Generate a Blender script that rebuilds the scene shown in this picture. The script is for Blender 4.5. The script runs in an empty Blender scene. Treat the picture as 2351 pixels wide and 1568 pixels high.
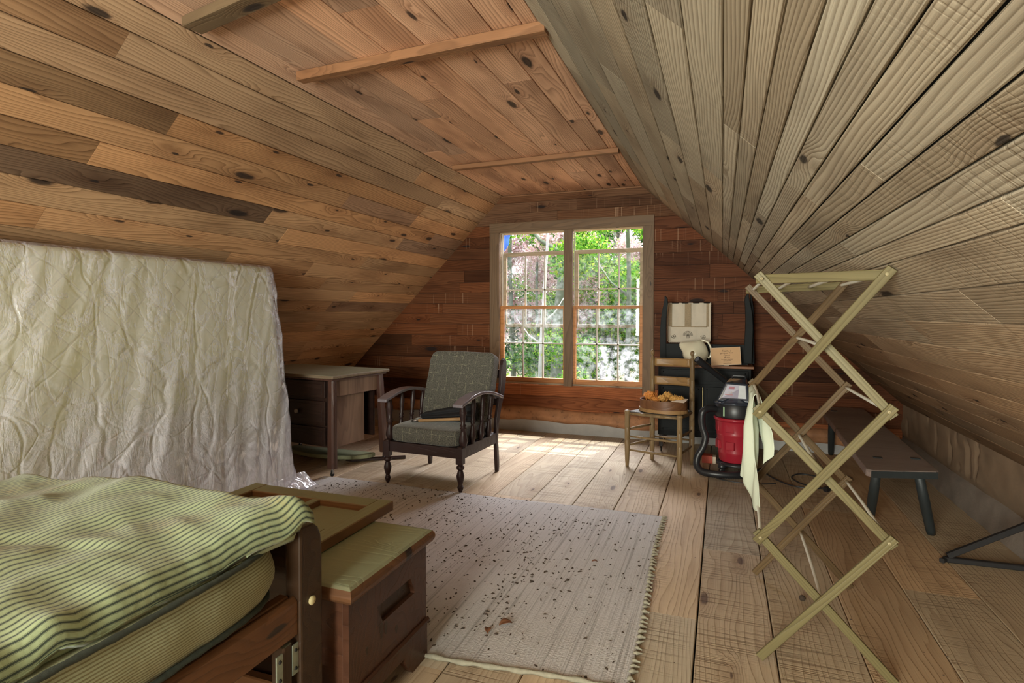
import bpy, math, random
import numpy as np
from mathutils import Vector, Matrix, Euler, noise
random.seed(7)
PI = math.pi
R = math.radians
SC = bpy.context.scene
COL = SC.collection

# ------------------------------------------------------------------ camera
cam_d = bpy.data.cameras.new('camera')
cam = bpy.data.objects.new('camera', cam_d)
COL.objects.link(cam)
cam.location = (0, 0, 1.2)
cam.rotation_euler = (R(90 - 1.2), 0, R(20.178))
cam_d.sensor_width = 36
cam_d.lens = 1314.0 / 2351 * 36
cam_d.shift_y = -38.476 / 2351
cam_d.clip_start = 0.02
cam_d.clip_end = 300
SC.camera = cam

# ------------------------------------------------------------------ sky, sun, lights, exposure
SC.view_settings.view_transform = 'Standard'
SC.view_settings.look = 'None'
SC.view_settings.gamma = 1
SC.view_settings.use_curve_mapping = False
SC.view_settings.exposure = 0.0
SC.cycles.use_denoising = True
SC.cycles.max_bounces = 8
SC.cycles.use_adaptive_sampling = True
SC.cycles.adaptive_threshold = 0.035
SC.cycles.diffuse_bounces = 6
SC.cycles.transparent_max_bounces = 16
SC.cycles.sample_clamp_indirect = 6
SC.cycles.caustics_reflective = False
SC.cycles.caustics_refractive = False

world = bpy.data.worlds.new('world')
SC.world = world
world.use_nodes = True
wn = world.node_tree
bg = wn.nodes['Background']
wtc = wn.nodes.new('ShaderNodeTexCoord')
wsep = wn.nodes.new('ShaderNodeSeparateXYZ')
wramp = wn.nodes.new('ShaderNodeValToRGB')
wn.links.new(wtc.outputs['Generated'], wsep.inputs[0])
wn.links.new(wsep.outputs['Z'], wramp.inputs[0])
wn.links.new(wramp.outputs[0], bg.inputs[0])
wramp.color_ramp.elements[0].color = (0.86, 0.75, 0.78, 1)
wramp.color_ramp.elements[1].color = (0.72, 0.80, 1.0, 1)
bg.inputs[1].default_value = 2.6

sun_d = bpy.data.lights.new('sun', 'SUN')
sun_d.energy = 6.0
sun_d.angle = R(0.6)
sun_d.color = (1.0, 0.95, 0.86)
sun = bpy.data.objects.new('sun', sun_d)
COL.objects.link(sun)
sun.rotation_euler = Vector((-0.16, -0.50, -1.0)).normalized().to_track_quat('-Z', 'Y').to_euler()
sun.location = (0, 9, 12)


def area(name, loc, aim, sx, sy, power, color, spread=180):
    d = bpy.data.lights.new(name, 'AREA')
    d.shape = 'RECTANGLE'
    d.size = sx
    d.size_y = sy
    d.energy = power
    d.color = color
    d.spread = R(spread)
    o = bpy.data.objects.new(name, d)
    COL.objects.link(o)
    o.location = loc
    o.rotation_euler = (Vector(aim) - Vector(loc)).to_track_quat('-Z', 'Y').to_euler()
    return o


# bright open sky high above the trees, coming in through the window ahead
area('sky_light_ahead', (-1.2, 10.5, 6.8), (-1.4, 5.0, 0.9), 6.0, 4.0, 4500, (1.0, 0.93, 0.97))
# fill light added at the rear gable opening to brighten the room
area('rear_fill_light', (-1.10, -2.42, 1.25), (-1.25, 1.0, 1.2), 1.6, 1.5, 360, (0.98, 1.0, 0.87))

# ------------------------------------------------------------------ helpers


def wm(o):
    m = Matrix.LocRotScale(o.location, o.rotation_euler, o.scale)
    return wm(o.parent) @ m if o.parent else m


def link(o, parent=None):
    COL.objects.link(o)
    if parent is not None:
        o.parent = parent
    return o


def tag(o, label=None, cat=None, group=None, kind=None):
    if label: o['label'] = label
    if cat: o['category'] = cat
    if group: o['group'] = group
    if kind: o['kind'] = kind
    return o


def thing(name, label, cat, loc=(0, 0, 0), rz=0.0, group=None):
    o = bpy.data.objects.new(name, None)
    o.empty_display_size = 0.1
    o.location = loc
    o.rotation_euler = (0, 0, rz)
    link(o)
    return tag(o, label, cat, group)


class MB:
    def __init__(s):
        s.v = []
        s.f = []
        s.sm = []

    def add(s, vs, fs, smooth=False):
        n = len(s.v)
        s.v += [tuple(v) for v in vs]
        s.f += [tuple(i + n for i in f) for f in fs]
        s.sm += [smooth] * len(fs)
        return s

    def box(s, lo, hi, mat=None):
        x0, y0, z0 = lo
        x1, y1, z1 = hi
        vs = [(x0, y0, z0), (x1, y0, z0), (x1, y1, z0), (x0, y1, z0), (x0, y0, z1), (x1, y0, z1), (x1, y1, z1), (x0, y1, z1)]
        if mat: vs = [mat @ Vector(v) for v in vs]
        return s.add(vs, [(0, 3, 2, 1), (4, 5, 6, 7), (0, 1, 5, 4), (1, 2, 6, 5), (2, 3, 7, 6), (3, 0, 4, 7)])

    def prism(s, poly, a, b, axis='z', mat=None, smooth=False):
        n = len(poly)

        def P(p, t):
            if axis == 'z': q = (p[0], p[1], t)
            elif axis == 'x': q = (t, p[0], p[1])
            else: q = (p[0], t, p[1])
            return mat @ Vector(q) if mat else q
        vs = [P(p, a) for p in poly] + [P(p, b) for p in poly]
        s.add(vs, [tuple(range(n))[::-1], tuple(range(n, 2 * n))])
        s.f = s.f
        k = len(s.v) - 2 * n
        for i in range(n):
            j = (i + 1) % n
            s.f.append((k + i, k + j, k + n + j, k + n + i))
            s.sm.append(smooth)
        return s

    def lathe(s, prof, n=16, o=(0, 0, 0), axis=(0, 0, 1), sx=1, sy=1, cap=True):
        q = Vector((0, 0, 1)).rotation_difference(Vector(axis)).to_matrix()
        vs = []
        for r, z in prof:
            for i in range(n):
                a = 2 * PI * i / n
                vs.append(Vector(o) + q @ Vector((r * math.cos(a) * sx, r * math.sin(a) * sy, z)))
        fs = []
        for k in range(len(prof) - 1):
            for i in range(n):
                j = (i + 1) % n
                fs.append((k * n + i, k * n + j, (k + 1) * n + j, (k + 1) * n + i))
        s.add(vs, fs, True)
        if cap:
            m = len(s.v) - len(vs)
            s.f.append(tuple(m + i for i in range(n))[::-1]); s.sm.append(False)
            s.f.append(tuple(m + (len(prof) - 1) * n + i for i in range(n))); s.sm.append(False)
        return s

    def tube(s, pts, r, n=10, cap=True):
        pts = [Vector(p) for p in pts]
        rr = r if hasattr(r, '__len__') else [r] * len(pts)
        vs = []
        up = Vector((0.13, 0.07, 1))
        prev = None
        for i, p in enumerate(pts):
            t = (pts[min(i + 1, len(pts) - 1)] - pts[max(i - 1, 0)]).normalized()
            if prev is None:
                x = t.cross(up)
                if x.length < 1e-3: x = t.cross(Vector((1, 0, 0)))
            else:
                x = prev - t * prev.dot(t)
            x.normalize()
            prev = x
            y = t.cross(x)
            for k in range(n):
                a = 2 * PI * k / n
                vs.append(p + x * math.cos(a) * rr[i] + y * math.sin(a) * rr[i])
        fs = []
        for i in range(len(pts) - 1):
            for k in range(n):
                j = (k + 1) % n
                fs.append((i * n + k, i * n + j, (i + 1) * n + j, (i + 1) * n + k))
        s.add(vs, fs, True)
        if cap:
            m = len(s.v) - len(vs)
            s.f.append(tuple(m + i for i in range(n))[::-1]); s.sm.append(False)
            s.f.append(tuple(m + (len(pts) - 1) * n + i for i in range(n))); s.sm.append(False)
        return s

    def grid(s, nu, nv, fn, closed_u=False):
        vs = [fn(i / (nu if closed_u else nu - 1), j / (nv - 1)) for j in range(nv) for i in range(nu)]
        fs = []
        for j in range(nv - 1):
            for i in range(nu if closed_u else nu - 1):
                k = (i + 1) % nu
                fs.append((j * nu + i, j * nu + k, (j + 1) * nu + k, (j + 1) * nu + i))
        return s.add(vs, fs, True)

    def build(s, name, mat, parent=None, world=False, bevel=0, label=None, uv=None, kind=None, auto=False, segs=2):
        me = bpy.data.meshes.new(name)
        vs = s.v
        if world and parent is not None:
            inv = wm(parent).inverted()
            vs = [tuple(inv @ Vector(v)) for v in vs]
        me.from_pydata([tuple(v) for v in vs], [], s.f)
        me.polygons.foreach_set('use_smooth', s.sm)
        me.materials.append(mat)
        if uv is not None:
            ul = me.uv_layers.new(name='UVMap')
            for l in me.loops:
                ul.data[l.index].uv = uv[l.vertex_index]
        me.update()
        o = bpy.data.objects.new(name, me)
        link(o, parent)
        if bevel:
            m = o.modifiers.new('bevel', 'BEVEL')
            m.width = bevel
            m.segments = segs
            m.limit_method = 'ANGLE'
            m.angle_limit = R(40)
            m.harden_normals = False
        if label: o['label'] = label
        if kind: o['kind'] = kind
        return o


def frame_matrix(p0, p1, up):
    """local X from p0 to p1, local Z near up, origin at the middle"""
    p0, p1 = Vector(p0), Vector(p1)
    x = (p1 - p0).normalized()
    z = Vector(up)
    z = (z - x * z.dot(x)).normalized()
    y = z.cross(x)
    m = Matrix((x, y, z)).transposed().to_4x4()
    m.translation = (p0 + p1) / 2
    return m


MESHES = {}


def stick(name, p0, p1, w, t, up, mat, parent=None, chamfer=0.002, color=None, label=None):
    """a straight board of its own: length along its local X, so the grain follows it"""
    L = (Vector(p1) - Vector(p0)).length
    key = (round(L, 3), round(w, 4), round(t, 4), chamfer, mat.name)
    me = MESHES.get(key)
    if me is None:
        c = min(chamfer, t * .4, w * .4)
        a, b = w / 2, t / 2
        poly = [(-a + c, -b), (a - c, -b), (a, -b + c), (a, b - c), (a - c, b), (-a + c, b), (-a, b - c), (-a, -b + c)]
        m = MB()
        m.prism(poly, -L / 2, L / 2, 'x')
        me = bpy.data.meshes.new(name)
        me.from_pydata([tuple(v) for v in m.v], [], m.f)
        me.materials.append(mat)
        MESHES[key] = me
    o = bpy.data.objects.new(name, me)
    link(o, parent)
    M = frame_matrix(p0, p1, up)
    if parent is not None: M = wm(parent).inverted() @ M
    o.location = M.to_translation()
    o.rotation_euler = M.to_euler()
    if color: o.color = (*color, 1)
    if label: o['label'] = label
    return o


# ------------------------------------------------------------------ materials
MATS = {}


def newmat(name):
    m = bpy.data.materials.new(name)
    m.use_nodes = True
    nt = m.node_tree
    b = nt.nodes['Principled BSDF']
    return m, nt, b


def nd(nt, typ, **kw):
    n = nt.nodes.new(typ)
    for k, v in kw.items():
        if k == 'inp':
            for kk, vv in v.items(): n.inputs[kk].default_value = vv
        else:
            setattr(n, k, v)
    return n


def math_(nt, op, a, b=None, c=None):
    n = nt.nodes.new('ShaderNodeMath')
    n.operation = op
    for i, v in enumerate((a, b, c)):
        if v is None: continue
        if isinstance(v, (int, float)): n.inputs[i].default_value = v
        else: nt.links.new(v, n.inputs[i])
    return n.outputs[0]


def mixc(nt, fac, a, b, mode='MIX'):
    n = nt.nodes.new('ShaderNodeMix')
    n.data_type = 'RGBA'
    n.blend_type = mode
    n.clamp_result = False
    for k, v in ((0, fac), (6, a), (7, b)):
        if isinstance(v, (int, float)): n.inputs[k].default_value = v
        elif isinstance(v, tuple): n.inputs[k].default_value = (*v[:3], 1)
        else: nt.links.new(v, n.inputs[k])
    return n.outputs[2]


def sstep(nt, v, a, b):
    n = nt.nodes.new('ShaderNodeMapRange')
    n.interpolation_type = 'SMOOTHSTEP'
    nt.links.new(v, n.inputs[0])
    n.inputs[1].default_value = a
    n.inputs[2].default_value = b
    return n.outputs[0]


def nz(nt, vec, scale, detail=2, rough=.5, dist=0):
    n = nd(nt, 'ShaderNodeTexNoise')
    n.inputs['Scale'].default_value = scale
    n.inputs['Detail'].default_value = detail
    n.inputs['Roughness'].default_value = rough
    n.inputs['Distortion'].default_value = dist
    if vec is not None: nt.links.new(vec, n.inputs['Vector'])
    return n.outputs['Fac']


def mp(nt, vec, scale=(1, 1, 1), loc=(0, 0, 0), rot=(0, 0, 0)):
    n = nd(nt, 'ShaderNodeMapping')
    n.inputs['Scale'].default_value = scale
    n.inputs['Location'].default_value = loc
    n.inputs['Rotation'].default_value = rot
    nt.links.new(vec, n.inputs['Vector'])
    return n.outputs[0]


def wood(name, light=(1, 1, 1), dark=(.45, .42, .4), tint=None, rings=22, amp=5.0, rough=.6, bump=.25, knots=.5, grain=.55,
         saw=0.0, streaks=0.0, axis='x', coat=0.0, patch=.35, dust=0.0, dustcol=(.32, .33, .22), knotcol=(.014, .011, .011), spec=.3):
    """board wood: colour = tint (or the object's own colour) x grain; grain runs along local X"""
    m, nt, b = newmat(name)
    L = nt.links
    tc = nd(nt, 'ShaderNodeTexCoord')
    oi = nd(nt, 'ShaderNodeObjectInfo')
    comb = nd(nt, 'ShaderNodeCombineXYZ')
    for i, k in enumerate((37.1, 91.7, 53.3)):
        L.new(math_(nt, 'MULTIPLY', oi.outputs['Random'], k), comb.inputs[i])
    rot = {'x': (0, 0, 0), 'y': (0, 0, R(90)), 'z': (0, R(90), 0)}[axis]
    base = mp(nt, tc.outputs['Object'], rot=rot)
    va = nd(nt, 'ShaderNodeVectorMath', operation='ADD')
    L.new(base, va.inputs[0]); L.new(comb.outputs[0], va.inputs[1])
    P = va.outputs[0]
    sep = nd(nt, 'ShaderNodeSeparateXYZ')
    L.new(P, sep.inputs[0])
    warp = nz(nt, mp(nt, P, (.55, 4.2, 4.2)), 1.0, 2.5, .5)
    wob = nz(nt, mp(nt, P, (5, 30, 30)), 1.0, 2, .5)
    # knots
    vor = nd(nt, 'ShaderNodeTexVoronoi', voronoi_dimensions='2D')
    vor.inputs['Scale'].default_value = 1.0
    L.new(mp(nt, P, (2.1, 7.0, 1)), vor.inputs['Vector'])
    kd = math_(nt, 'ADD', vor.outputs['Distance'], math_(nt, 'MULTIPLY', math_(nt, 'SUBTRACT', nz(nt, mp(nt, P, (20, 50, 50)), 1, 2), .5), .08))
    sc = nd(nt, 'ShaderNodeSeparateColor')
    L.new(vor.outputs['Color'], sc.inputs[0])
    kon = math_(nt, 'GREATER_THAN', sc.outputs[0], 1 - knots)
    ksz = math_(nt, 'ADD', math_(nt, 'MULTIPLY', math_(nt, 'POWER', sc.outputs[1], 2.0), .13), .045)
    kmask = math_(nt, 'MULTIPLY', kon, math_(nt, 'SUBTRACT', 1.0, sstep(nt, math_(nt, 'DIVIDE', kd, ksz), .6, 1.15)))
    khalo = math_(nt, 'MULTIPLY', kon, math_(nt, 'SUBTRACT', 1.0, sstep(nt, kd, .03, .42)))
    v = math_(nt, 'ADD', math_(nt, 'MULTIPLY', sep.outputs['Y'], rings), math_(nt, 'MULTIPLY', warp, amp * 3))
    v = math_(nt, 'ADD', v, math_(nt, 'MULTIPLY', wob, .35))
    v = math_(nt, 'ADD', v, math_(nt, 'MULTIPLY', khalo, 3.0))
    saww = math_(nt, 'FRACT', v)
    ring = math_(nt, 'POWER', saww, 2.2)                     # sharp late-wood line, soft early wood
    ring = math_(nt, 'MULTIPLY', ring, sstep(nt, math_(nt, 'SUBTRACT', 1.0, saww), 0, .12))
    fine = nz(nt, mp(nt, P, (4, 260, 260)), 1.0, 2, .6)
    pat = nz(nt, mp(nt, P, (1.3, 5, 5)), 1.0, 3, .55)
    g = math_(nt, 'ADD', math_(nt, 'MULTIPLY', ring, grain), math_(nt, 'MULTIPLY', math_(nt, 'SUBTRACT', fine, .35), .35))
    col = mixc(nt, g, light, dark)
    col = mixc(nt, math_(nt, 'MULTIPLY', sstep(nt, pat, .42, .75), patch), col, mixc(nt, 1.0, col, (.42, .36, .33), 'MULTIPLY'))
    if tint is None:
        col = mixc(nt, 1.0, col, oi.outputs['Color'], 'MULTIPLY')
    else:
        col = mixc(nt, 1.0, col, tint, 'MULTIPLY')
    col = mixc(nt, math_(nt, 'MULTIPLY', khalo, .35), col, mixc(nt, 1.0, col, (.55, .42, .36), 'MULTIPLY'))
    col = mixc(nt, math_(nt, 'MULTIPLY', kmask, .88), col, knotcol)
    h = math_(nt, 'SUBTRACT', math_(nt, 'MULTIPLY', fine, .4), math_(nt, 'MULTIPLY', ring, .8))
    if saw > 0:
        ws = nz(nt, mp(nt, P, (95, 2.5, 1)), 1.0, 1.5, .5)
        on = sstep(nt, nz(nt, mp(nt, P, (.9, 2.0, 1)), 1, 1), .42, .6)
        sw = math_(nt, 'MULTIPLY', on, math_(nt, 'MULTIPLY', sstep(nt, ws, .5, .68), saw))
        col = mixc(nt, math_(nt, 'MULTIPLY', sw, .75), col, mixc(nt, 1.0, col, (.35, .3, .27), 'MULTIPLY'))
        h = math_(nt, 'SUBTRACT', h, sw)
    if streaks > 0:
        st = nz(nt, mp(nt, P, (75, .6, 1)), 1.0, 1, .4)
        st2 = nz(nt, mp(nt, P, (1.6, 2.5, 1)), 1.0, 2, .6)
        s_ = math_(nt, 'MULTIPLY', sstep(nt, st, .655, .71), math_(nt, 'MULTIPLY', math_(nt, 'GREATER_THAN', oi.outputs['Random'], .45), sstep(nt, st2, .46, .62)))
        col = mixc(nt, math_(nt, 'MULTIPLY', s_, streaks), col, (.52, .34, .22))
    if dust > 0:
        geo = nd(nt, 'ShaderNodeNewGeometry')
        sg = nd(nt, 'ShaderNodeSeparateXYZ')
        L.new(geo.outputs['Normal'], sg.inputs[0])
        dn = nz(nt, mp(nt, tc.outputs['Object'], (9, 9, 9)), 1, 4, .6)
        f = math_(nt, 'MULTIPLY', sstep(nt, sg.outputs['Z'], .6, .95), math_(nt, 'MULTIPLY', math_(nt, 'ADD', dn, .45), dust))
        n_ = nd(nt, 'ShaderNodeClamp'); L.new(f, n_.inputs[0])
        col = mixc(nt, n_.outputs[0], col, dustcol)
    L.new(col, b.inputs['Base Color'])
    b.inputs['Roughness'].default_value = rough
    b.inputs['Specular IOR Level'].default_value = spec
    b.inputs['Coat Weight'].default_value = coat
    b.inputs['Coat Roughness'].default_value = .25
    bp = nd(nt, 'ShaderNodeBump')
    bp.inputs['Strength'].default_value = bump
    bp.inputs['Distance'].default_value = .004
    L.new(h, bp.inputs['Height'])
    L.new(bp.outputs[0], b.inputs['Normal'])
    return m


def plain(name, col, rough=.5, metal=0.0, var=.15, scale=12, bump=0.0, spec=.5, coat=0, wear=None, bscale=None):
    m, nt, b = newmat(name)
    tc = nd(nt, 'ShaderNodeTexCoord')
    n = nz(nt, tc.outputs['Object'], scale, 3, .6)
    c = mixc(nt, n, tuple(x * (1 - var) for x in col), tuple(min(1, x * (1 + var)) for x in col))
    if wear:
        w = sstep(nt, nz(nt, tc.outputs['Object'], 22, 5, .7), .56, .68)
        c = mixc(nt, math_(nt, 'MULTIPLY', w, wear[1]), c, wear[0])
    nt.links.new(c, b.inputs['Base Color'])
    b.inputs['Roughness'].default_value = rough
    b.inputs['Metallic'].default_value = metal
    b.inputs['Specular IOR Level'].default_value = spec
    b.inputs['Coat Weight'].default_value = coat
    if bump:
        bp = nd(nt, 'ShaderNodeBump')
        bp.inputs['Strength'].default_value = bump
        bp.inputs['Distance'].default_value = .003
        nt.links.new(nz(nt, tc.outputs['Object'], bscale or scale * 8, 3, .6), bp.inputs['Height'])
        nt.links.new(bp.outputs[0], b.inputs['Normal'])
    return m


W_BOARD = wood('old_board', bump=.5, knots=.45, rings=66, amp=6.5, patch=.7, rough=.62, dark=(.30, .24, .20), grain=.7, spec=.2)
W_GREY = wood('grey_board', bump=.6, knots=.22, rings=105, amp=5.5, grain=.8, patch=.6, dark=(.34, .29, .24), rough=.75, saw=.3, spec=.15)
W_WALL = wood('gable_board', bump=.3, knots=.3, rings=50, amp=5.0, streaks=.34, patch=.75, rough=.6, dark=(.32, .22, .17), grain=.7, spec=.1)
W_FLOOR = wood('floor_board', bump=.45, knots=.15, rings=42, amp=5.0, saw=.65, grain=.42, patch=.35, rough=.6, dark=(.45, .35, .28), knotcol=(.10, .06, .045), spec=.2)
M_VOID = plain('dark_void', (.012, .01, .009), .9, var=.1)
M_LOG = plain('log_bark', (.36, .17, .08), .75, var=.6, scale=9, bump=1.0, bscale=11, wear=((.10, .045, .025), .8))
M_HEWN = plain('hewn_log', (.22, .15, .095), .8, var=.4, scale=5, bump=.6, bscale=14)
M_CHINK = plain('lime_chinking', (.40, .39, .38), .9, var=.2, scale=10, bump=.5)

# ------------------------------------------------------------------ the room
Y0, Y1 = -2.5, 5.54
ZC = 2.40
XL, XR = -2.13, -0.722
KL, KR = 1.0075, 1.085           # run per unit of fall, left and right slope
KNEE_R = (1.40, ZC - (1.40 - XR) / KR)
KNEE_L = (-4.10, ZC + (-4.10 - XL) / KL)


def rndtint(base, var=.16, warm=.06):
    k = 1 + random.uniform(-var, var)
    w = random.uniform(-warm, warm)
    return tuple(max(.01, c * k * f) for c, f in zip(base, (1 + w, 1, 1 - w)))


def slab(name, lo, hi, mat=M_VOID):
    m = MB(); m.box(lo, hi)
    o = m.build(name, mat)
    o['kind'] = 'structure'
    return o


floor = slab('floor', (-4.3, Y0 - .1, -.14), (1.62, Y1 + .12, -.034))
# floor planks run towards the window; joints measured across the room
JX = [-4.2, -3.95, -3.68, -3.44, -3.17, -2.92, -2.65, -2.40, -2.13, -1.88, -1.63, -1.40, -1.145, -.874, -.614, -.349, -.084, .187, .47, .745, 1.03, 1.39]
ENDS = {13: [2.55, 4.6], 14: [1.0, 3.3], 15: [2.33, 4.35], 16: [.6, 3.05], 17: [1.9, 4.1], 18: [2.05, 3.9], 19: [1.1, 2.9], 12: [1.7, 4.3]}
for i in range(len(JX) - 1):
    a, b_ = JX[i], JX[i + 1]
    ends = ENDS.get(i) or sorted([random.uniform(-.5, 1.5), random.uniform(2.6, 4.6)])
    ys = [Y0] + ends + [Y1]
    for k in range(len(ys) - 1):
        g = .003 + (.003 if i in (13, 15, 16) else 0)
        base = (.52, .42, .30) if a < .1 else (.47, .345, .215)
        stick('floor_plank', ((a + b_) / 2, ys[k] + .0007, -.018), ((a + b_) / 2, ys[k + 1] - .0007, -.018), (b_ - a) - g, .034, (0, 0, 1),
              W_FLOOR, floor, .003, rndtint(base, .14, .07))


def run_boards(parent, pos, joints, ybreaks, th, mat, tint, gap=.0036, jit=.002):
    """boards running along Y on a plane; pos(s, h) gives the point at s across and h out of the plane"""
    for i in range(len(joints) - 1):
        a, b_ = joints[i], joints[i + 1]
        ys = ybreaks(i)
        for k in range(len(ys) - 1):
            j = random.uniform(0, jit)
            s = (a + b_) / 2
            p = pos(s, th / 2 + j)
            up = Vector(pos(s, 1)) - Vector(pos(s, 0))
            stick('board', (p[0], ys[k] + .0005, p[2]), (p[0], ys[k + 1] - .0005, p[2]), b_ - a - gap, th, up, mat, parent, .0025,
                  tint(s, (ys[k] + ys[k + 1]) / 2))


# flat ceiling
ceil = slab('ceiling', (XL - .2, Y0 - .05, ZC + .018), (XR + .2, Y1 + .1, ZC + .10))
JC = [-2.128, -1.975, -1.808, -1.626, -1.455, -1.262, -1.09, -.926, -.790, -.722]


def yb(step, lo=0.9):
    def f(i):
        ys = [Y0]
        y = Y0 + random.uniform(.4, step)
        while y < Y1 - .35:
            ys.append(y)
            y += random.uniform(lo, step)
        return ys + [Y1]
    return f


def ctint(s, y):
    return rndtint((.70, .42, .27), .2, .07)


run_boards(ceil, lambda s, h: (s, 0, ZC + .018 - h), JC, yb(3.4, 1.6), .018, W_BOARD, ctint)

# left slope
a_ = math.atan2(1, KL)
dl = Vector((-math.cos(a_), 0, -math.sin(a_)))
nl_ = Vector((math.sin(a_), 0, -math.cos(a_)))
LEN_L = (ZC - KNEE_L[1]) / math.sin(a_)


def slope_backing(name, p0, d, n, L):
    m = MB()
    pts = [Vector(p0) - d * .03 - n * .018, Vector(p0) + d * L - n * .018, Vector(p0) + d * L - n * .09, Vector(p0) - d * .03 - n * .09]
    m.prism([(p.x, p.z) for p in pts], Y0 - .05, Y1 + .1, 'y')
    o = m.build(name, M_VOID)
    o['kind'] = 'structure'
    return o


wl = slope_backing('wall_left', (XL, 0, ZC), dl, nl_, LEN_L)
JL = [0, .12, .25, .378, .505, .634, .764, .893, 1.03, 1.159, 1.30, 1.43, 1.56, 1.69, 1.82, 1.95, 2.08, 2.21, 2.34, 2.47, 2.60, 2.73, LEN_L]
JL = [j for j in JL if j < LEN_L - .03] + [LEN_L]
LB = {0: [1.2, 4.45], 1: [1.632, 4.0], 2: [.6, 4.577], 3: [2.0, 4.41, 5.0], 4: [.3, 3.449, 4.41], 5: [1.758, 4.9], 6: [2.9, 4.478], 7: [1.1, 3.128], 8: [1.705, 4.2], 9: [2.826, 3.617], 10: [2.1, 3.9]}


def lbreaks(i):
    if i in LB: return [Y0] + LB[i] + [Y1]
    return yb(2.0, .8)(i)


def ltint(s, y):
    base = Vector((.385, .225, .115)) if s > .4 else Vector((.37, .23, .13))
    base = base * (1.10 + .50 * max(0, min(1, (y - 2.6) / 1.5)))  # window glow put into the tint: boards lighten towards the gable
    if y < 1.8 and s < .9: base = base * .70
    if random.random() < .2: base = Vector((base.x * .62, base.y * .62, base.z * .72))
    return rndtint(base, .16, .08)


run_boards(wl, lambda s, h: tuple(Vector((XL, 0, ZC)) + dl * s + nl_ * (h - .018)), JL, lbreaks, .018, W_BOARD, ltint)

# right slope
b_r = math.atan2(1, KR)
dr = Vector((math.cos(b_r), 0, -math.sin(b_r)))
nr_ = Vector((-math.sin(b_r), 0, -math.cos(b_r)))
LEN_R = (ZC - KNEE_R[1]) / math.sin(b_r)
wr = slope_backing('wall_right', (XR, 0, ZC), dr, nr_, LEN_R)
JR = [0, .125, .25, .38, .512, .63, .753, .868, .977, 1.036, 1.096, 1.154, 1.211, 1.269, 1.329, 1.391, 1.449, 1.514, 1.571, 1.69, 1.81, 1.94, 2.07, 2.2, 2.33, 2.46, 2.6, 2.74, LEN_R]
RB = {6: [1.301, 3.0], 8: [1.736, 3.6], 9: [1.736, 4.0], 7: [2.515, 4.4], 12: [1.822, 3.9], 13: [1.822, 4.4], 19: [1.634, 3.4], 20: [.9, 2.4, 4.1]}


def rbreaks(i):
    if i in RB: return [Y0] + RB[i] + [Y1]
    return yb(2.6, 1.2)(i)


def rtint(s, y):
    base = Vector((.40, .345, .26))
    t = max(0, min(1, (s - 1.5) / .7)) * .8 + max(0, min(1, (y - 3.6) / 1.8)) * .5  # redder low down and near the window: light difference painted into boards
    base = base.lerp(Vector((.37, .235, .135)), min(1, t))
    return rndtint(base, .24, .05)


run_boards(wr, lambda s, h: tuple(Vector((XR, 0, ZC)) + dr * s + nr_ * (h - .018)), JR, rbreaks, .018, W_GREY, rtint, gap=.0036, jit=.0006)

# window gable: horizontal boards clipped to the gable outline, leaving the window opening
WX0, WX1, WZ0, WZ1 = -2.185, -.700, .475, 2.03
gable = [(KNEE_L[0], -.05), (KNEE_R[0], -.05), KNEE_R, (XR, ZC), (XL, ZC), KNEE_L]


def clip(poly, gpoly):
    out = poly
    n = len(gpoly)
    for i in range(n):
        ax, ay = gpoly[i]
        bx, by = gpoly[(i + 1) % n]
        inp, out = out, []
        if not inp: return []

        def side(p): return (bx - ax) * (p[1] - ay) - (by - ay) * (p[0] - ax)
        for k in range(len(inp)):
            p, q = inp[k], inp[(k + 1) % len(inp)]
            sp, sq = side(p), side(q)
            if sp >= 0: out.append(p)
            if (sp >= 0) != (sq >= 0):
                t = sp / (sp - sq)
                out.append((p[0] + (q[0] - p[0]) * t, p[1] + (q[1] - p[1]) * t))
    return out


def gable_back(name, ya, yb_, hole):
    m = MB()
    x0, x1, z0, z1 = hole
    for r in [(-4.3, x0, -.1, 2.6), (x1, 1.7, -.1, 2.6), (x0, x1, -.1, z0), (x0, x1, z1, 2.6)]:
        p = clip([(r[0], r[2]), (r[1], r[2]), (r[1], r[3]), (r[0], r[3])],
                 [(KNEE_L[0] - .15, -.1), (KNEE_R[0] + .15, -.1), (KNEE_R[0] + .15, KNEE_R[1] + .05), (XR + .05, ZC + .1), (XL - .05, ZC + .1), (KNEE_L[0] - .15, KNEE_L[1] + .05)])
        m.prism(p, ya, yb_, 'y')
    o = m.build(name, M_VOID)
    o['kind'] = 'structure'
    return o


wb = gable_back('wall_back', Y1, Y1 + .13, (WX0, WX1, WZ0, WZ1))


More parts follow.
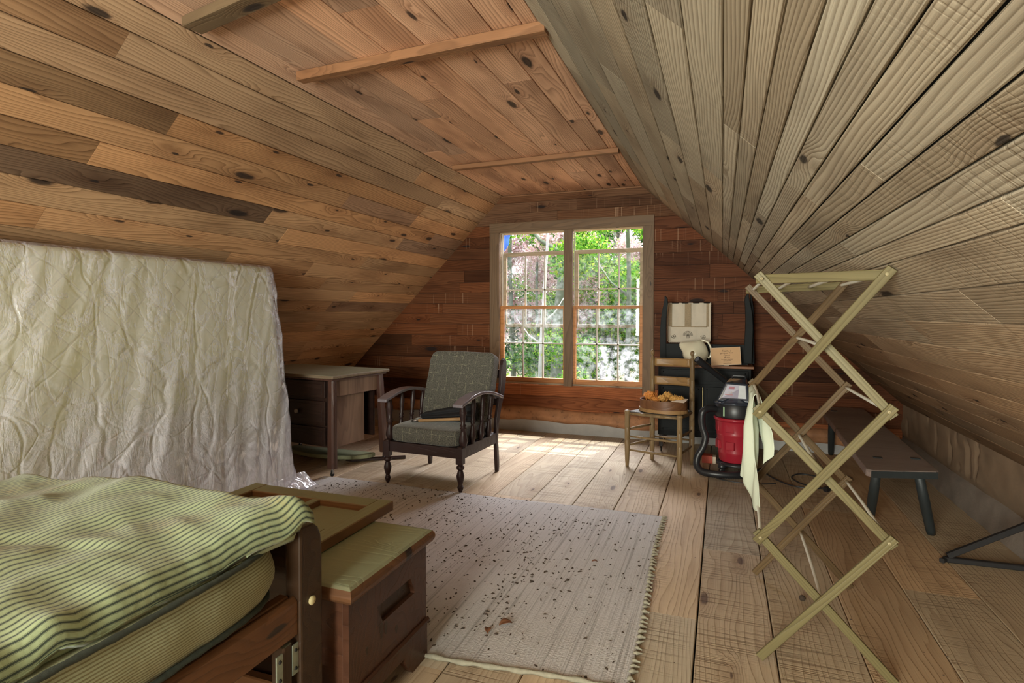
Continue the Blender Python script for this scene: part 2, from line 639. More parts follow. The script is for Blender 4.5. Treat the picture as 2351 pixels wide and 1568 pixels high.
def gable_boards(parent, yf, sgn, hole, zs, tint, mat, brk):
    th = .018
    for i in range(len(zs) - 1):
        za, zb = zs[i] + .0015, zs[i + 1] - .0015
        xs = [-4.2] + brk(i) + [1.5]
        segs = [(xs[k] + .001, xs[k + 1] - .001) for k in range(len(xs) - 1)]
        rects = []
        for a, b_ in segs:
            z_lo, z_hi = max(za, hole[2]), min(zb, hole[3])
            if z_hi > z_lo and b_ > hole[0] and a < hole[1]:
                if a < hole[0]: rects.append((a, hole[0], za, zb))
                if b_ > hole[1]: rects.append((hole[1], b_, za, zb))
                la, lb = max(a, hole[0]), min(b_, hole[1])
                if za < hole[2]: rects.append((la, lb, za, hole[2]))
                if zb > hole[3]: rects.append((la, lb, hole[3], zb))
            else:
                rects.append((a, b_, za, zb))
        for (a, b_, z_a, z_b) in rects:
            if b_ - a < .01 or z_b - z_a < .008: continue
            p = clip([(a, z_a), (b_, z_a), (b_, z_b), (a, z_b)], gable)
            if len(p) < 3: continue
            cx = sum(q[0] for q in p) / len(p)
            cz = sum(q[1] for q in p) / len(p)
            m = MB()
            j = random.uniform(0, .003)
            m.prism([(q[0] - cx, q[1] - cz) for q in p], 0, -(th + j), 'z')
            o = m.build('board', mat, parent)
            o.location = (cx, yf, cz)
            o.rotation_euler = (R(90), 0, 0) if sgn > 0 else (R(90), 0, R(0))
            if sgn > 0:
                for v in o.data.vertices: v.co.z = -v.co.z
            o.color = (*tint(cx, cz), 1)


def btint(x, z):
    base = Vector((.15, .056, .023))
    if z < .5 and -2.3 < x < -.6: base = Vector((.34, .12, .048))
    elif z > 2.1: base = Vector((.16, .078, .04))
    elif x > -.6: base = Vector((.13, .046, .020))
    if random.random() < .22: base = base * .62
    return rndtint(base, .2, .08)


ZS = [0.0, .13, .24, .36, .475, .60, .72, .845, .96, 1.08, 1.19, 1.30, 1.41, 1.52, 1.64, 1.76, 1.87, 1.985, 2.10, 2.215, 2.32, 2.40]
BB = {19: [-1.35], 18: [-1.55], 20: [-1.2]}
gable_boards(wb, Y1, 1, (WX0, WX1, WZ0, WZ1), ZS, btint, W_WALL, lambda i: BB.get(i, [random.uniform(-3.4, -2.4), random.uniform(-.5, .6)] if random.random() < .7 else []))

# gable behind the camera, with an opening added for the fill light
RW = (-1.90, -.30, .5, 2.0)
wf = gable_back('wall_front', Y0 - .13, Y0, RW)
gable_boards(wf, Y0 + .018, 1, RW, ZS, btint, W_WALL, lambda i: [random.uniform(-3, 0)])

# log walls at the foot of the slopes and the gable
def log_beam(name, pts_fn, mat, n=90, nv=12):
    m = MB(); m.grid(n, nv, pts_fn)
    o = m.build(name, mat)
    o['kind'] = 'structure'
    return o


def knee(u, v):
    y = Y0 + (Y1 - Y0) * u
    z = .10 + v * (KNEE_R[1] - .07)
    w = noise.noise(Vector((y * 2.2, z * 5, 3))) * .022 + noise.noise(Vector((y * 7, z * 14, 9))) * .008
    cut = .012 * (1 if noise.noise(Vector((y * 22, z * 2.0, 1))) > .42 else 0)
    x = 1.405 + w + cut
    if v < .30:
        x = 1.40 + .05 * (.30 - v) / .30 + w * .5
    return (x, y, z)


log_beam('baseboard_right', knee, M_HEWN, 420, 16)


def chink_r(u, v):
    y = Y0 + (Y1 - Y0) * u
    z = -.01 + v * (.19 + .05 * noise.noise(Vector((y * 1.7, 0, 5))))
    return (1.378 + .02 * v + noise.noise(Vector((y * 6, z * 9, 2))) * .01 + (.06 if v > .99 else 0), y, z)


m = MB(); m.grid(260, 7, chink_r)
m.build('chinking', plain('brown_chinking', (.20, .16, .13), .9, var=.35, scale=8, bump=.6), bpy.data.objects['baseboard_right'])
m = MB(); m.box((1.45, Y0, -.1), (1.6, Y1, .62))
m.build('knee_backing', M_VOID, bpy.data.objects['baseboard_right'])


def knee_l(u, v):
    y = Y0 + (Y1 - Y0) * u
    z = -.02 + v * (KNEE_L[1] + .04)
    return (-4.09 + noise.noise(Vector((y * 2.2, z * 5, 31))) * .02, y, z)


log_beam('baseboard_left', knee_l, M_HEWN, 200, 10)
m = MB(); m.box((-4.25, Y0, -.1), (-4.13, Y1, KNEE_L[1] + .1))
m.build('knee_backing', M_VOID, bpy.data.objects['baseboard_left'])


def blog(u, v):
    x = -4.05 + 5.42 * u
    zt = .215 + .05 * noise.noise(Vector((x * 1.3, 0, 7))) - .012 * x
    zb = .085 + .045 * noise.noise(Vector((x * 2.1, 4, 7))) - .012 * (x + 1)
    a = PI * (v - .5)
    zc, rz = (zt + zb) / 2, (zt - zb) / 2
    ry = .070 + .026 * noise.noise(Vector((x * 2.2, v * 2, 1))) + .008 * noise.noise(Vector((x * 9, v * 6, 5)))
    return (x, Y1 - .015 - ry * math.cos(a), zc + rz * math.sin(a))


log_beam('baseboard_back', blog, M_LOG, 300, 16)


def bch(u, v):
    x = -4.05 + 5.42 * u
    z = -.01 + .15 * v
    return (x, Y1 - .055 + .012 * noise.noise(Vector((x * 5, z * 8, 3))), z)


m = MB(); m.grid(160, 6, bch)
m.build('chinking', M_CHINK, bpy.data.objects['baseboard_back'])

# ceiling battens and the thin strip where ceiling meets gable
W_BATTEN = wood('batten', tint=(.27, .13, .06), rings=30, knots=.25, dust=0)
W_BATTEN2 = wood('batten_olive', tint=(.15, .10, .055), rings=30, knots=.2)
for i, (x0, y0, x1, y1, w, t, mt) in enumerate([(-2.05, 1.775, -.70, 1.52, .085, .04, W_BATTEN2), (-1.99, 2.345, -.69, 2.29, .055, .045, W_BATTEN),
                                                (-2.07, 4.25, -.715, 4.20, .055, .036, W_BATTEN)]):
    o = stick('trim_%d' % (i + 1), (x0, y0, ZC - t / 2 - .002), (x1, y1, ZC - t / 2 - .002), w, t, (0, 0, 1), mt, None, .003)
    o['kind'] = 'structure'
o = stick('trim_4', (XL - .01, Y1 - .028, ZC - .012), (XR, Y1 - .028, ZC - .012), .014, .014, (0, 0, 1), W_BATTEN, None, .002)
o['kind'] = 'structure'

# ------------------------------------------------------------------ window
W_TRIM = wood('window_trim', tint=(.17, .105, .058), rings=22, knots=.06, rough=.55, axis='x')
W_SASH = wood('sash_wood', tint=(.55, .24, .085), rings=30, knots=.05, rough=.5)
W_SASHG = wood('sash_wood_aged', tint=(.44, .35, .24), rings=30, knots=.05, rough=.6)
M_BARS = plain('glazing_bar_paint', (.52, .48, .42), .6, var=.2)


def glass_mat(name, haze):
    m = bpy.data.materials.new(name)
    m.use_nodes = True
    nt = m.node_tree
    nt.nodes.clear()
    out = nd(nt, 'ShaderNodeOutputMaterial')
    tr = nd(nt, 'ShaderNodeBsdfTransparent'); tr.inputs[0].default_value = (.97, 1, .99, 1)
    gl = nd(nt, 'ShaderNodeBsdfGlossy'); gl.inputs['Roughness'].default_value = .02
    df = nd(nt, 'ShaderNodeBsdfTranslucent'); df.inputs[0].default_value = (.9, .93, 1, 1)
    d2 = nd(nt, 'ShaderNodeBsdfDiffuse'); d2.inputs[0].default_value = (.8, .85, .95, 1)
    ad = nd(nt, 'ShaderNodeMixShader'); ad.inputs[0].default_value = .3
    nt.links.new(df.outputs[0], ad.inputs[1]); nt.links.new(d2.outputs[0], ad.inputs[2])
    lw = nd(nt, 'ShaderNodeLayerWeight'); lw.inputs[0].default_value = .5
    frs = math_(nt, 'ADD', math_(nt, 'MULTIPLY', math_(nt, 'POWER', lw.outputs['Facing'], 5.0), .6), .03)
    m1 = nd(nt, 'ShaderNodeMixShader')
    nt.links.new(frs, m1.inputs[0]); nt.links.new(tr.outputs[0], m1.inputs[1]); nt.links.new(gl.outputs[0], m1.inputs[2])
    tc = nd(nt, 'ShaderNodeTexCoord')
    n = nz(nt, tc.outputs['Object'], 16, 6, .7)
    f = math_(nt, 'MULTIPLY', sstep(nt, n, .38, .72), haze)
    m2 = nd(nt, 'ShaderNodeMixShader')
    nt.links.new(f, m2.inputs[0]); nt.links.new(m1.outputs[0], m2.inputs[1]); nt.links.new(ad.outputs[0], m2.inputs[2])
    nt.links.new(m2.outputs[0], out.inputs[0])
    return m


G_CLEAR = glass_mat('window_glass', .03)
G_MID = glass_mat('smudged_glass', .10)
G_DIRTY = glass_mat('dirty_glass', .26)
TY = Y1 - .018                      # face of the boards
CAS = (-2.27, -.605)                # outer edges of the casing
win = []
# casing belongs to the first window unit
w1 = MB(); w1.box((WX0 - .002, Y1, WZ0 - .002), (WX0 + .012, Y1 + .13, WZ1)); w1.box((-1.455, Y1, WZ1 - .012), (WX0, Y1 + .13, WZ1))
w1.box((WX0, Y1, WZ0 - .002), (-1.43, Y1 + .15, WZ0 + .014))
w1 = w1.build('window_1', W_SASHG); w1['kind'] = 'structure'
w2 = MB(); w2.box((WX1 - .012, Y1, WZ0 - .002), (WX1 + .002, Y1 + .13, WZ1)); w2.box((WX1, Y1, WZ1 - .012), (-1.41, Y1 + .13, WZ1))
w2.box((-1.43, Y1, WZ0 - .002), (WX1, Y1 + .15, WZ0 + .014))
w2 = w2.build('window_2', W_SASHG); w2['kind'] = 'structure'
cy = TY - .010
tr_parts = [('trim_5', (CAS[0], cy, 2.07), (CAS[1], cy, 2.07), .10), ('trim_6', (CAS[0] + .052, cy, WZ0 - .005), (CAS[0] + .052, cy, 2.02), .104),
            ('trim_7', (CAS[1] - .052, cy, WZ0 - .055), (CAS[1] - .052, cy, 2.02), .104), ('trim_8', (-1.435, cy + .012, WZ0 - .004), (-1.435, cy + .012, 2.02), .085)]
for nm, p0, p1, w in tr_parts:
    o = stick(nm, p0, p1, w, .022 if nm != 'trim_8' else .05, (0, -1, 0), W_TRIM, None, .003)
    o['kind'] = 'structure'
mullback = MB(); mullback.box((-1.452, Y1, WZ0), (-1.418, Y1 + .13, WZ1))
mullback.build('mullion_core', W_TRIM, w1)


def sash(win_o, name, x0, x1, z0, z1, y, rows, wood_m, barm, bot, top, stile, glassf):
    """rows x 3 panes; frame pieces, bars and panes are sub-parts"""
    m = MB(); m.box((x0, y, z0), (x0 + stile, y + .034, z1)); m.box((x1 - stile, y, z0), (x1, y + .034, z1))
    m.box((x0 + stile, y, z0), (x1 - stile, y + .034, z0 + bot)); m.box((x0 + stile, y, z1 - top), (x1 - stile, y + .034, z1))
    s = m.build(name, wood_m, win_o, bevel=.002)
    gx0, gx1, gz0, gz1 = x0 + stile, x1 - stile, z0 + bot, z1 - top
    bw = .013
    for k in (1, 2):
        xx = gx0 + (gx1 - gx0) * k / 3
        mm = MB(); mm.box((xx - bw / 2, y + .006, gz0), (xx + bw / 2, y + .03, gz1)); mm.build('glazing_bar', barm, s)
    for r in range(1, rows):
        zz = gz0 + (gz1 - gz0) * r / rows
        mm = MB(); mm.box((gx0, y + .006, zz - bw / 2), (gx1, y + .03, zz + bw / 2)); mm.build('glazing_bar', barm, s)
    for c in range(3):
        for r in range(rows):
            a, b_ = gx0 + (gx1 - gx0) * c / 3 + bw / 2, gx0 + (gx1 - gx0) * (c + 1) / 3 - bw / 2
            c0, c1 = gz0 + (gz1 - gz0) * r / rows + bw / 2, gz0 + (gz1 - gz0) * (r + 1) / rows - bw / 2
            mm = MB(); mm.box((a, y + .016, c0), (b_, y + .018, c1)); mm.build('pane', glassf(c, r), s)
    return s


for wi, (wo, x0, x1) in enumerate(((w1, WX0 + .012, -1.462), (w2, -1.404, WX1 - .012))):
    sash(wo, 'upper_sash', x0 + .012, x1, 1.05, 1.826, Y1 + .068, 2, W_SASHG, M_BARS, .034, .038, .036, lambda c, r: G_CLEAR)
    sash(wo, 'lower_sash', x0, x1 + (.006 if wi else 0), WZ0 + .012, 1.270, Y1 + .018, 2, W_SASH, M_BARS, .05, .030, .036,
         (lambda c, r: G_DIRTY if (c > 0 and r == 0) else G_MID) if wi else (lambda c, r: G_MID if r else G_CLEAR))
    m = MB(); m.box((x0 + .01, Y1 + .052, WZ0), (x0 + .02, Y1 + .066, WZ1 - .01)); m.build('parting_bead', M_BARS, wo)

# added rear window: plain frame around the fill light, behind the camera
m = MB()
for (a, b_, c, d) in ((RW[0], RW[0] + .05, RW[2], RW[3]), (RW[1] - .05, RW[1], RW[2], RW[3]), (RW[0], RW[1], RW[2], RW[2] + .05), (RW[0], RW[1], RW[3] - .05, RW[3])):
    m.box((a, Y0 - .12, c), (b_, Y0 - .06, d))
m.box((-1.12, Y0 - .12, RW[2]), (-1.08, Y0 - .06, RW[3])); m.box((RW[0], Y0 - .12, 1.23), (RW[1], Y0 - .06, 1.27))
o = m.build('added_rear_window', W_SASH); o['kind'] = 'structure'

# ------------------------------------------------------------------ leaning mattress in its plastic cover
def fabric_mattress():
    m, nt, b = newmat('quilted_cream')
    tc = nd(nt, 'ShaderNodeTexCoord')
    sp = nd(nt, 'ShaderNodeSeparateXYZ'); nt.links.new(tc.outputs['Object'], sp.inputs[0])
    n = nz(nt, tc.outputs['Object'], 3, 4, .6)
    c = mixc(nt, n, (.42, .40, .20), (.50, .48, .27))
    st = sstep(nt, nz(nt, tc.outputs['Object'], 2.6, 5, .65), .62, .76)
    c = mixc(nt, math_(nt, 'MULTIPLY', st, .75), c, (.26, .17, .06))
    a = math_(nt, 'ADD', sp.outputs['Y'], sp.outputs['Z'])
    d = math_(nt, 'SUBTRACT', sp.outputs['Y'], sp.outputs['Z'])
    la = math_(nt, 'ABSOLUTE', math_(nt, 'SUBTRACT', math_(nt, 'FRACT', math_(nt, 'MULTIPLY', a, 6.2)), .5))
    ld = math_(nt, 'ABSOLUTE', math_(nt, 'SUBTRACT', math_(nt, 'FRACT', math_(nt, 'MULTIPLY', d, 6.2)), .5))
    q = math_(nt, 'MINIMUM', la, ld)
    q = sstep(nt, q, 0, .06)
    c = mixc(nt, math_(nt, 'ADD', math_(nt, 'MULTIPLY', q, .30), .70), (.30, .25, .14), c)
    nt.links.new(c, b.inputs['Base Color'])
    b.inputs['Roughness'].default_value = .85
    bp = nd(nt, 'ShaderNodeBump'); bp.inputs['Strength'].default_value = .15; bp.inputs['Distance'].default_value = .006
    nt.links.new(q, bp.inputs['Height']); nt.links.new(bp.outputs[0], b.inputs['Normal'])
    return m


def plastic_film():
    m, nt, b = newmat('clear_plastic_film')
    tc = nd(nt, 'ShaderNodeTexCoord')
    b.inputs['Base Color'].default_value = (.70, .70, .80, 1)  # lavender of the reflected sky put into the film colour
    b.inputs['Roughness'].default_value = .14
    b.inputs['Specular IOR Level'].default_value = 1.0
    b.inputs['Coat Weight'].default_value = 1.0
    b.inputs['Coat IOR'].default_value = 2.1
    b.inputs['Coat Roughness'].default_value = .06
    n1 = nz(nt, mp(nt, tc.outputs['Object'], (1, 1, .35)), 9, 5, .62, .8)
    n2 = nz(nt, mp(nt, tc.outputs['Object'], (1, .6, 1.3)), 26, 4, .6, 1.5)
    r1 = math_(nt, 'ABSOLUTE', math_(nt, 'SUBTRACT', n1, .5))
    r2 = math_(nt, 'ABSOLUTE', math_(nt, 'SUBTRACT', n2, .5))
    wv = nd(nt, 'ShaderNodeVectorMath', operation='ADD')
    nzc = nd(nt, 'ShaderNodeTexNoise'); nzc.inputs['Scale'].default_value = 2.2
    nt.links.new(tc.outputs['Object'], nzc.inputs['Vector'])
    sc_ = nd(nt, 'ShaderNodeVectorMath', operation='SCALE'); sc_.inputs['Scale'].default_value = .35
    nt.links.new(nzc.outputs['Color'], sc_.inputs[0])
    nt.links.new(tc.outputs['Object'], wv.inputs[0]); nt.links.new(sc_.outputs[0], wv.inputs[1])
    vos = []
    for sc0, st_ in ((3.1, (1, 1, .45)), (7.0, (1, .5, 1.0))):
        vo = nd(nt, 'ShaderNodeTexVoronoi'); vo.feature = 'DISTANCE_TO_EDGE'
        vo.inputs['Scale'].default_value = sc0
        nt.links.new(mp(nt, wv.outputs[0], st_, rot=(.6 if sc0 < 5 else -.5, 0, 0)), vo.inputs['Vector'])
        vos.append(vo.outputs['Distance'])
    h = math_(nt, 'ADD', sstep(nt, vos[0], 0, .05), math_(nt, 'MULTIPLY', sstep(nt, vos[1], 0, .07), .5))
    h = math_(nt, 'ADD', h, math_(nt, 'ADD', math_(nt, 'MULTIPLY', sstep(nt, r1, 0, .09), .35), math_(nt, 'MULTIPLY', sstep(nt, r2, 0, .10), .12)))
    # creases look whiter, the flat film lets the quilting show
    sp = nd(nt, 'ShaderNodeSeparateXYZ'); nt.links.new(tc.outputs['Object'], sp.inputs[0])
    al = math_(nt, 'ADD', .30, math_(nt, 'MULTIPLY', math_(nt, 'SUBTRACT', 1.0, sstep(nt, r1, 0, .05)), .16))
    # loose plies plus painted pale sky reflection: more opaque towards the floor
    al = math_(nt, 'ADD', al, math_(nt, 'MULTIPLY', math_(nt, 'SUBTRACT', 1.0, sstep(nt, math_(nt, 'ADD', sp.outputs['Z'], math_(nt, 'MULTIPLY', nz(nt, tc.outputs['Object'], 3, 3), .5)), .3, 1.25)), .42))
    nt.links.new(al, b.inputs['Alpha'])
    bp = nd(nt, 'ShaderNodeBump'); bp.inputs['Strength'].default_value = .55; bp.inputs['Distance'].default_value = .009
    nt.links.new(h, bp.inputs['Height']); nt.links.new(bp.outputs[0], b.inputs['Normal'])
    return m


M_QUILT = fabric_mattress()
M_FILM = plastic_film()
mt = thing('mattress', 'large cream quilted mattress in crumpled clear plastic, standing on edge against the left slope', 'mattress', (-2.82, 2.1, 0))
# local frame of the leaning slab: a along Y, h up the face, n out of the face (towards +X)
MA0, MA1, MH, MT = 1.02, 3.12, 1.50, .17
hdir = Vector((-.15, 0, 1.50)).normalized()
ndir = Vector((hdir.z, 0, -hdir.x))
M_O = Vector((-2.735, 0, .012))


def folds(y, h):
    """long folds hanging from the top edge and fanning towards the lower right"""
    s = y * 5.2 + (1.5 - h) * (1.1 + .5 * math.sin(y * 2.1)) * 1.9
    f = noise.noise(Vector((s * .9, h * .5, 2.0))) * .030
    f += abs(noise.noise(Vector((s * 1.7, h * .6, 5.0)))) * -.024
    f += abs(noise.noise(Vector((s * 3.2, h * 1.0, 8.0)))) * -.006 * (1.25 - .4 * h)
    f += abs(noise.noise(Vector((y * 2.2 + h * 3, h * 2.5 - y * 1.6, 12)))) * -.007
    f += abs(noise.noise(Vector((y * 5 - h * 6, h * 5 + y * 3, 22)))) * -.004
    f += noise.noise(Vector((y * 20, h * 12, 1))) * .0008
    return f


def slab_pt(y, h, n):
    p = M_O + hdir * h + ndir * n
    return (p.x, y, p.z)


def rounded_slab(film):
    """loop around the cross-section (n,h), swept along y, closed with domed ends"""
    NU, NV = (150, 170) if film else (60, 60)
    r = .045
    e = .010 if film else 0.0

    def fn(u, v):
        y = MA0 + (MA1 - MA0) * v
        endk = min(v, 1 - v) * (MA1 - MA0)
        rr = math.sqrt(max(0, 1 - max(0, 1 - endk / r) ** 2)) if endk < r else 1
        if u < .66:
            h = (u / .66) * MH; n = 0
        elif u < .76:
            h = MH; n = -MT * (u - .66) / .10
        elif u < .93:
            h = MH * (1 - (u - .76) / .17); n = -MT
        else:
            h = 0; n = -MT * (1 - (u - .93) / .07)
        # round the long edges
        dh = min(h, MH - h); dn = min(-n, MT + n)
        if dh < r and u < .66: n -= r - math.sqrt(max(0, r * r - (r - dh) ** 2))
        cm = -MT / 2
        n2 = cm + (n - cm) * (.25 + .75 * rr)
        h2 = h if not endk < r else MH / 2 + (h - MH / 2) * (1 - (1 - rr) * .02)
        front = u < .66
        if front:
            w = min(1, dh / .08)
            base = .012 * math.sin(PI * h / MH)
            n2 += base + e + (folds(y, h) * (.35 + .65 * w) if film else 0) + (.030 if film else 0)
            if film and h < .30: n2 += (.30 - h) * .10 * (1 + noise.noise(Vector((y * 9, h * 4, 3))))
        elif film:
            n2 += -e if u >= .76 and u < .93 else 0
            h2 += e if u < .76 else 0
        yy = y
        if film:
            bulge = (.030 * max(0, 1 - h / .22) + .004) * (1 if v > .5 else -1) * max(0, 1 - endk / .25)
            yy += bulge + noise.noise(Vector((h * 14, n * 9, 4))) * .006
        return slab_pt(yy, max(-.008, h2), n2)
    m = MB(); m.grid(NU, NV, fn, closed_u=True)
    k = len(m.v) - NU
    m.f.append(tuple(range(NU))[::-1]); m.sm.append(False)
    m.f.append(tuple(k + i for i in range(NU))); m.sm.append(False)
    return m


rounded_slab(False).build('quilted_body', M_QUILT, mt, world=True)
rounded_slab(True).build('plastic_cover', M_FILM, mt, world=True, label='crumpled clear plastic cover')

# flared hem of the plastic on the floor at the near right corner


def hem(u, v):
    y = 2.86 + .34 * u
    out = .015 + .10 * v + .02 * noise.noise(Vector((u * 9, v * 3, 1)))
    z = .10 * (1 - v) ** 1.6 + .006 + .012 * abs(noise.noise(Vector((u * 14, v * 6, 2))))
    return (-2.735 + out + .01, y + .05 * v * u, z)


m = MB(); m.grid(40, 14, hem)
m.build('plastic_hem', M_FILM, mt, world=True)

# ------------------------------------------------------------------ bed
W_DARK = wood('dark_bed_wood', tint=(.050, .026, .013), rings=26, knots=.25, rough=.45, coat=.1, dust=.35)
W_RED = wood('bed_rail_wood', tint=(.15, .064, .025), rings=26, knots=.3, rough=.4, coat=.2)
W_PALE = wood('pale_slat', tint=(.25, .17, .09), rings=30, knots=.2, rough=.6)


def ticking(name, pitch, bg_col, line_col, width, fine=False):
    m, nt, b = newmat(name)
    uv = nd(nt, 'ShaderNodeUVMap')
    sp = nd(nt, 'ShaderNodeSeparateXYZ'); nt.links.new(uv.outputs[0], sp.inputs[0])
    tc = nd(nt, 'ShaderNodeTexCoord')
    wob = math_(nt, 'MULTIPLY', math_(nt, 'SUBTRACT', nz(nt, tc.outputs['Object'], 9, 2), .5), .006)
    v = math_(nt, 'FRACT', math_(nt, 'DIVIDE', math_(nt, 'ADD', sp.outputs['Y'], wob), pitch))
    d = math_(nt, 'ABSOLUTE', math_(nt, 'SUBTRACT', v, .5))
    if fine:
        line = math_(nt, 'SUBTRACT', 1.0, sstep(nt, d, width, width + .08))
    else:   # one strong line with two thin ones beside it
        l1 = math_(nt, 'SUBTRACT', 1.0, sstep(nt, d, width, width + .04))
        d2 = math_(nt, 'ABSOLUTE', math_(nt, 'SUBTRACT', d, .19))
        l2 = math_(nt, 'MULTIPLY', math_(nt, 'SUBTRACT', 1.0, sstep(nt, d2, .02, .06)), .55)
        line = math_(nt, 'MAXIMUM', l1, l2)
    n = nz(nt, tc.outputs['Object'], 5, 5, .6)
    c = mixc(nt, n, tuple(x * .88 for x in bg_col), tuple(x * 1.1 for x in bg_col))
    stn = sstep(nt, nz(nt, tc.outputs['Object'], 3.6, 5, .7), .52, .70)
    c = mixc(nt, math_(nt, 'MULTIPLY', stn, .55), c, (.26, .19, .07))
    c = mixc(nt, math_(nt, 'MULTIPLY', line, .9), c, line_col)
    nt.links.new(c, b.inputs['Base Color'])
    b.inputs['Roughness'].default_value = .9
    b.inputs['Specular IOR Level'].default_value = .1
    b.inputs['Sheen Weight'].default_value = .15
    bp = nd(nt, 'ShaderNodeBump'); bp.inputs['Strength'].default_value = .35; bp.inputs['Distance'].default_value = .004
    h = math_(nt, 'ADD', nz(nt, tc.outputs['Object'], 60, 3), math_(nt, 'MULTIPLY', line, -.4))
    nt.links.new(h, bp.inputs['Height']); nt.links.new(bp.outputs[0], b.inputs['Normal'])
    return m


T_FEATHER = ticking('feather_ticking', .0150, (.285, .345, .195), (.018, .028, .024), .10)
T_BOX = ticking('mattress_ticking', .0064, (.34, .36, .225), (.17, .15, .075), .16, True)
M_WELT = plain('braided_welt', (.035, .045, .034), .9, var=.6, scale=120, bump=.6)

bed = thing('bed', 'dark wooden bed end with thick post and side rail, in the near left corner', 'bed', (-1.5, .3, 0))
BX = -1.0
m = MB()
poly = [(1.165, 0), (1.25, 0), (1.25, .575), (1.246, .61), (1.235, .635), (1.215, .652), (1.165, .655)]
m.prism(poly, BX - .05, BX, 'x')
m.build('bedpost', W_DARK, bed, world=True, bevel=.006)
m = MB(); m.prism([(1.165, 0), (1.25, 0), (1.25, .6), (1.22, .65), (1.165, .655)], -2.05, -2.0, 'x')
m.build('bedpost', W_DARK, bed, world=True, bevel=.006)
stick('footboard_panel', (-2.0, 1.205, .50), (BX - .05, 1.205, .50), .25, .028, (0, 1, 0), W_DARK, bed, .004)
stick('footboard_rail', (-2.0, 1.205, .17), (BX - .05, 1.205, .17), .09, .03, (0, 1, 0), W_RED, bed, .004)
stick('side_rail', (BX - .022, -.7, .425), (BX - .022, 1.163, .425), .105, .026, (1, 0, 0), W_RED, bed, .012)
stick('side_rail', (-2.03, -.7, .425), (-2.03, 1.163, .425), .105, .026, (1, 0, 0), W_RED, bed, .012)
stick('ledger', (BX - .05, -.6, .462), (BX - .05, 1.16, .462), .03, .03, (0, 0, 1), W_RED, bed, .003)
for y in (-.5, -.15, .2, .55, .9):
    stick('slat', (-2.01, y, .462), (BX - .067, y, .462), .08, .018, (0, 0, 1), W_PALE, bed, .002)
m = MB(); m.lathe([(.001, -.006), (.010, -.006), (.012, .004), (.008, .007), (.001, .008)], 12, (BX + .001, 1.205, .452), (1, 0, 0), cap=False)
m.build('wooden_peg', plain('peg_wood', (.55, .48, .26), .6), bed, world=True, label='round pale wooden peg')
M_PLATE = plain('green_grey_metal', (.30, .34, .27), .45, .5, var=.3, scale=40)
for y in (1.155, 1.10):
    m = MB(); m.box((BX - .012, y - .011, .285), (BX - .008, y + .011, .362))
    p = m.build('metal_plate', M_PLATE, bed, world=True, bevel=.001)
    for z in (.300, .346):
        m = MB(); m.lathe([(.001, 0), (.005, 0), (.004, .003), (.001, .0035)], 8, (BX - .008, y, z), (1, 0, 0), cap=False)
        m.build('screw', M_VOID, p, world=True)
stick('corner_block', (BX - .03, 1.13, .10), (BX - .03, 1.13, .37), .04, .03, (0, 1, 0), W_DARK, bed, .003)
stick('lower_stretcher', (BX - .05, .2, .10), (BX - .05, 1.16, .10), .05, .025, (0, 0, 1), W_PALE, bed, .003)

# box mattress lying in the bed
mat1 = thing('bed_mattress', 'low ticking mattress with fine tan stripes lying on the bed rails', 'mattress', (-1.5, .3, .475))


def profile_body(xa, xb, ya, yb_, za, zb, bulge, nu=64, nv=90, rc=.10, wr=.004, seed=0):
    """mattress body: ring u around the plan outline, v from the bottom centre over the side to the top centre"""
    m = MB()
    uv = []
    cx, cyy = (xa + xb) / 2, (ya + yb_) / 2
    hx, hy = (xb - xa) / 2, (yb_ - ya) / 2
    out = []
    # outline as a rounded rectangle with its running length
    N = 260
    pts = []
    for i in range(N):
        a = 2 * PI * i / N
        c, s = math.cos(a), math.sin(a)
        e = 9
        k = (abs(c) ** e + abs(s) ** e) ** (-1 / e)
        pts.append((k * c, k * s))
    rows = [(.0, 'b'), (.6, 'b'), (.93, 'b')] + [(t / 10, 's') for t in range(11)] + [(.93, 't'), (.6, 't'), (0, 't')]
    vs = []
    for rr, kind in rows:
        for (px, py) in pts:
            if kind == 's':
                b = bulge * math.sin(PI * rr)
                x, y, z = cx + px * (hx + b), cyy + py * (hy + b), za + (zb - za) * rr
                w = wr * noise.noise(Vector((x * 9 + seed, y * 9, z * 8))) + wr * .8 * noise.noise(Vector((x * 30, y * 30, z * 6)))
                x += px * w; y += py * w
                v = z
            else:
                x, y, z = cx + px * hx * rr, cyy + py * hy * rr, za if kind == 'b' else zb
                v = (z if rr > .9 else z + (1 - rr) * hx)
            vs.append((x, y, z)); uv.append((y, v))
    fs = []
    for k in range(len(rows) - 1):
        for i in range(N):
            j = (i + 1) % N
            fs.append((k * N + i, k * N + j, (k + 1) * N + j, (k + 1) * N + i))
    m.add(vs, fs, True)
    return m, uv, pts, (cx, cyy, hx, hy)


mm, uv, pts, cc = profile_body(-1.99, BX - .012, -.68, 1.145, .495, .628, .020)
mm.build('ticking_body', T_BOX, mat1, world=True, uv=uv)
for z in (.500, .630):
    ex = .014 if z > .6 else .010
    loop = [(cc[0] + px * (cc[2] + ex), cc[1] + py * (cc[3] + ex), z + .003 * noise.noise(Vector((px * 9, py * 9, z)))) for px, py in pts]
    m = MB(); m.tube(loop + [loop[0]], [.0075 if i % 2 else .0058 for i in range(len(loop) + 1)], 7, cap=False)
    m.build('welt', M_WELT, mat1, world=True, label='braided dark welt')

# feather tick on top, heaped and folded, ending in a pointed corner over the post
fe = thing('feather_bed', 'puffed green striped feather tick heaped on top of the bed', 'bedding', (-1.5, .3, .63))


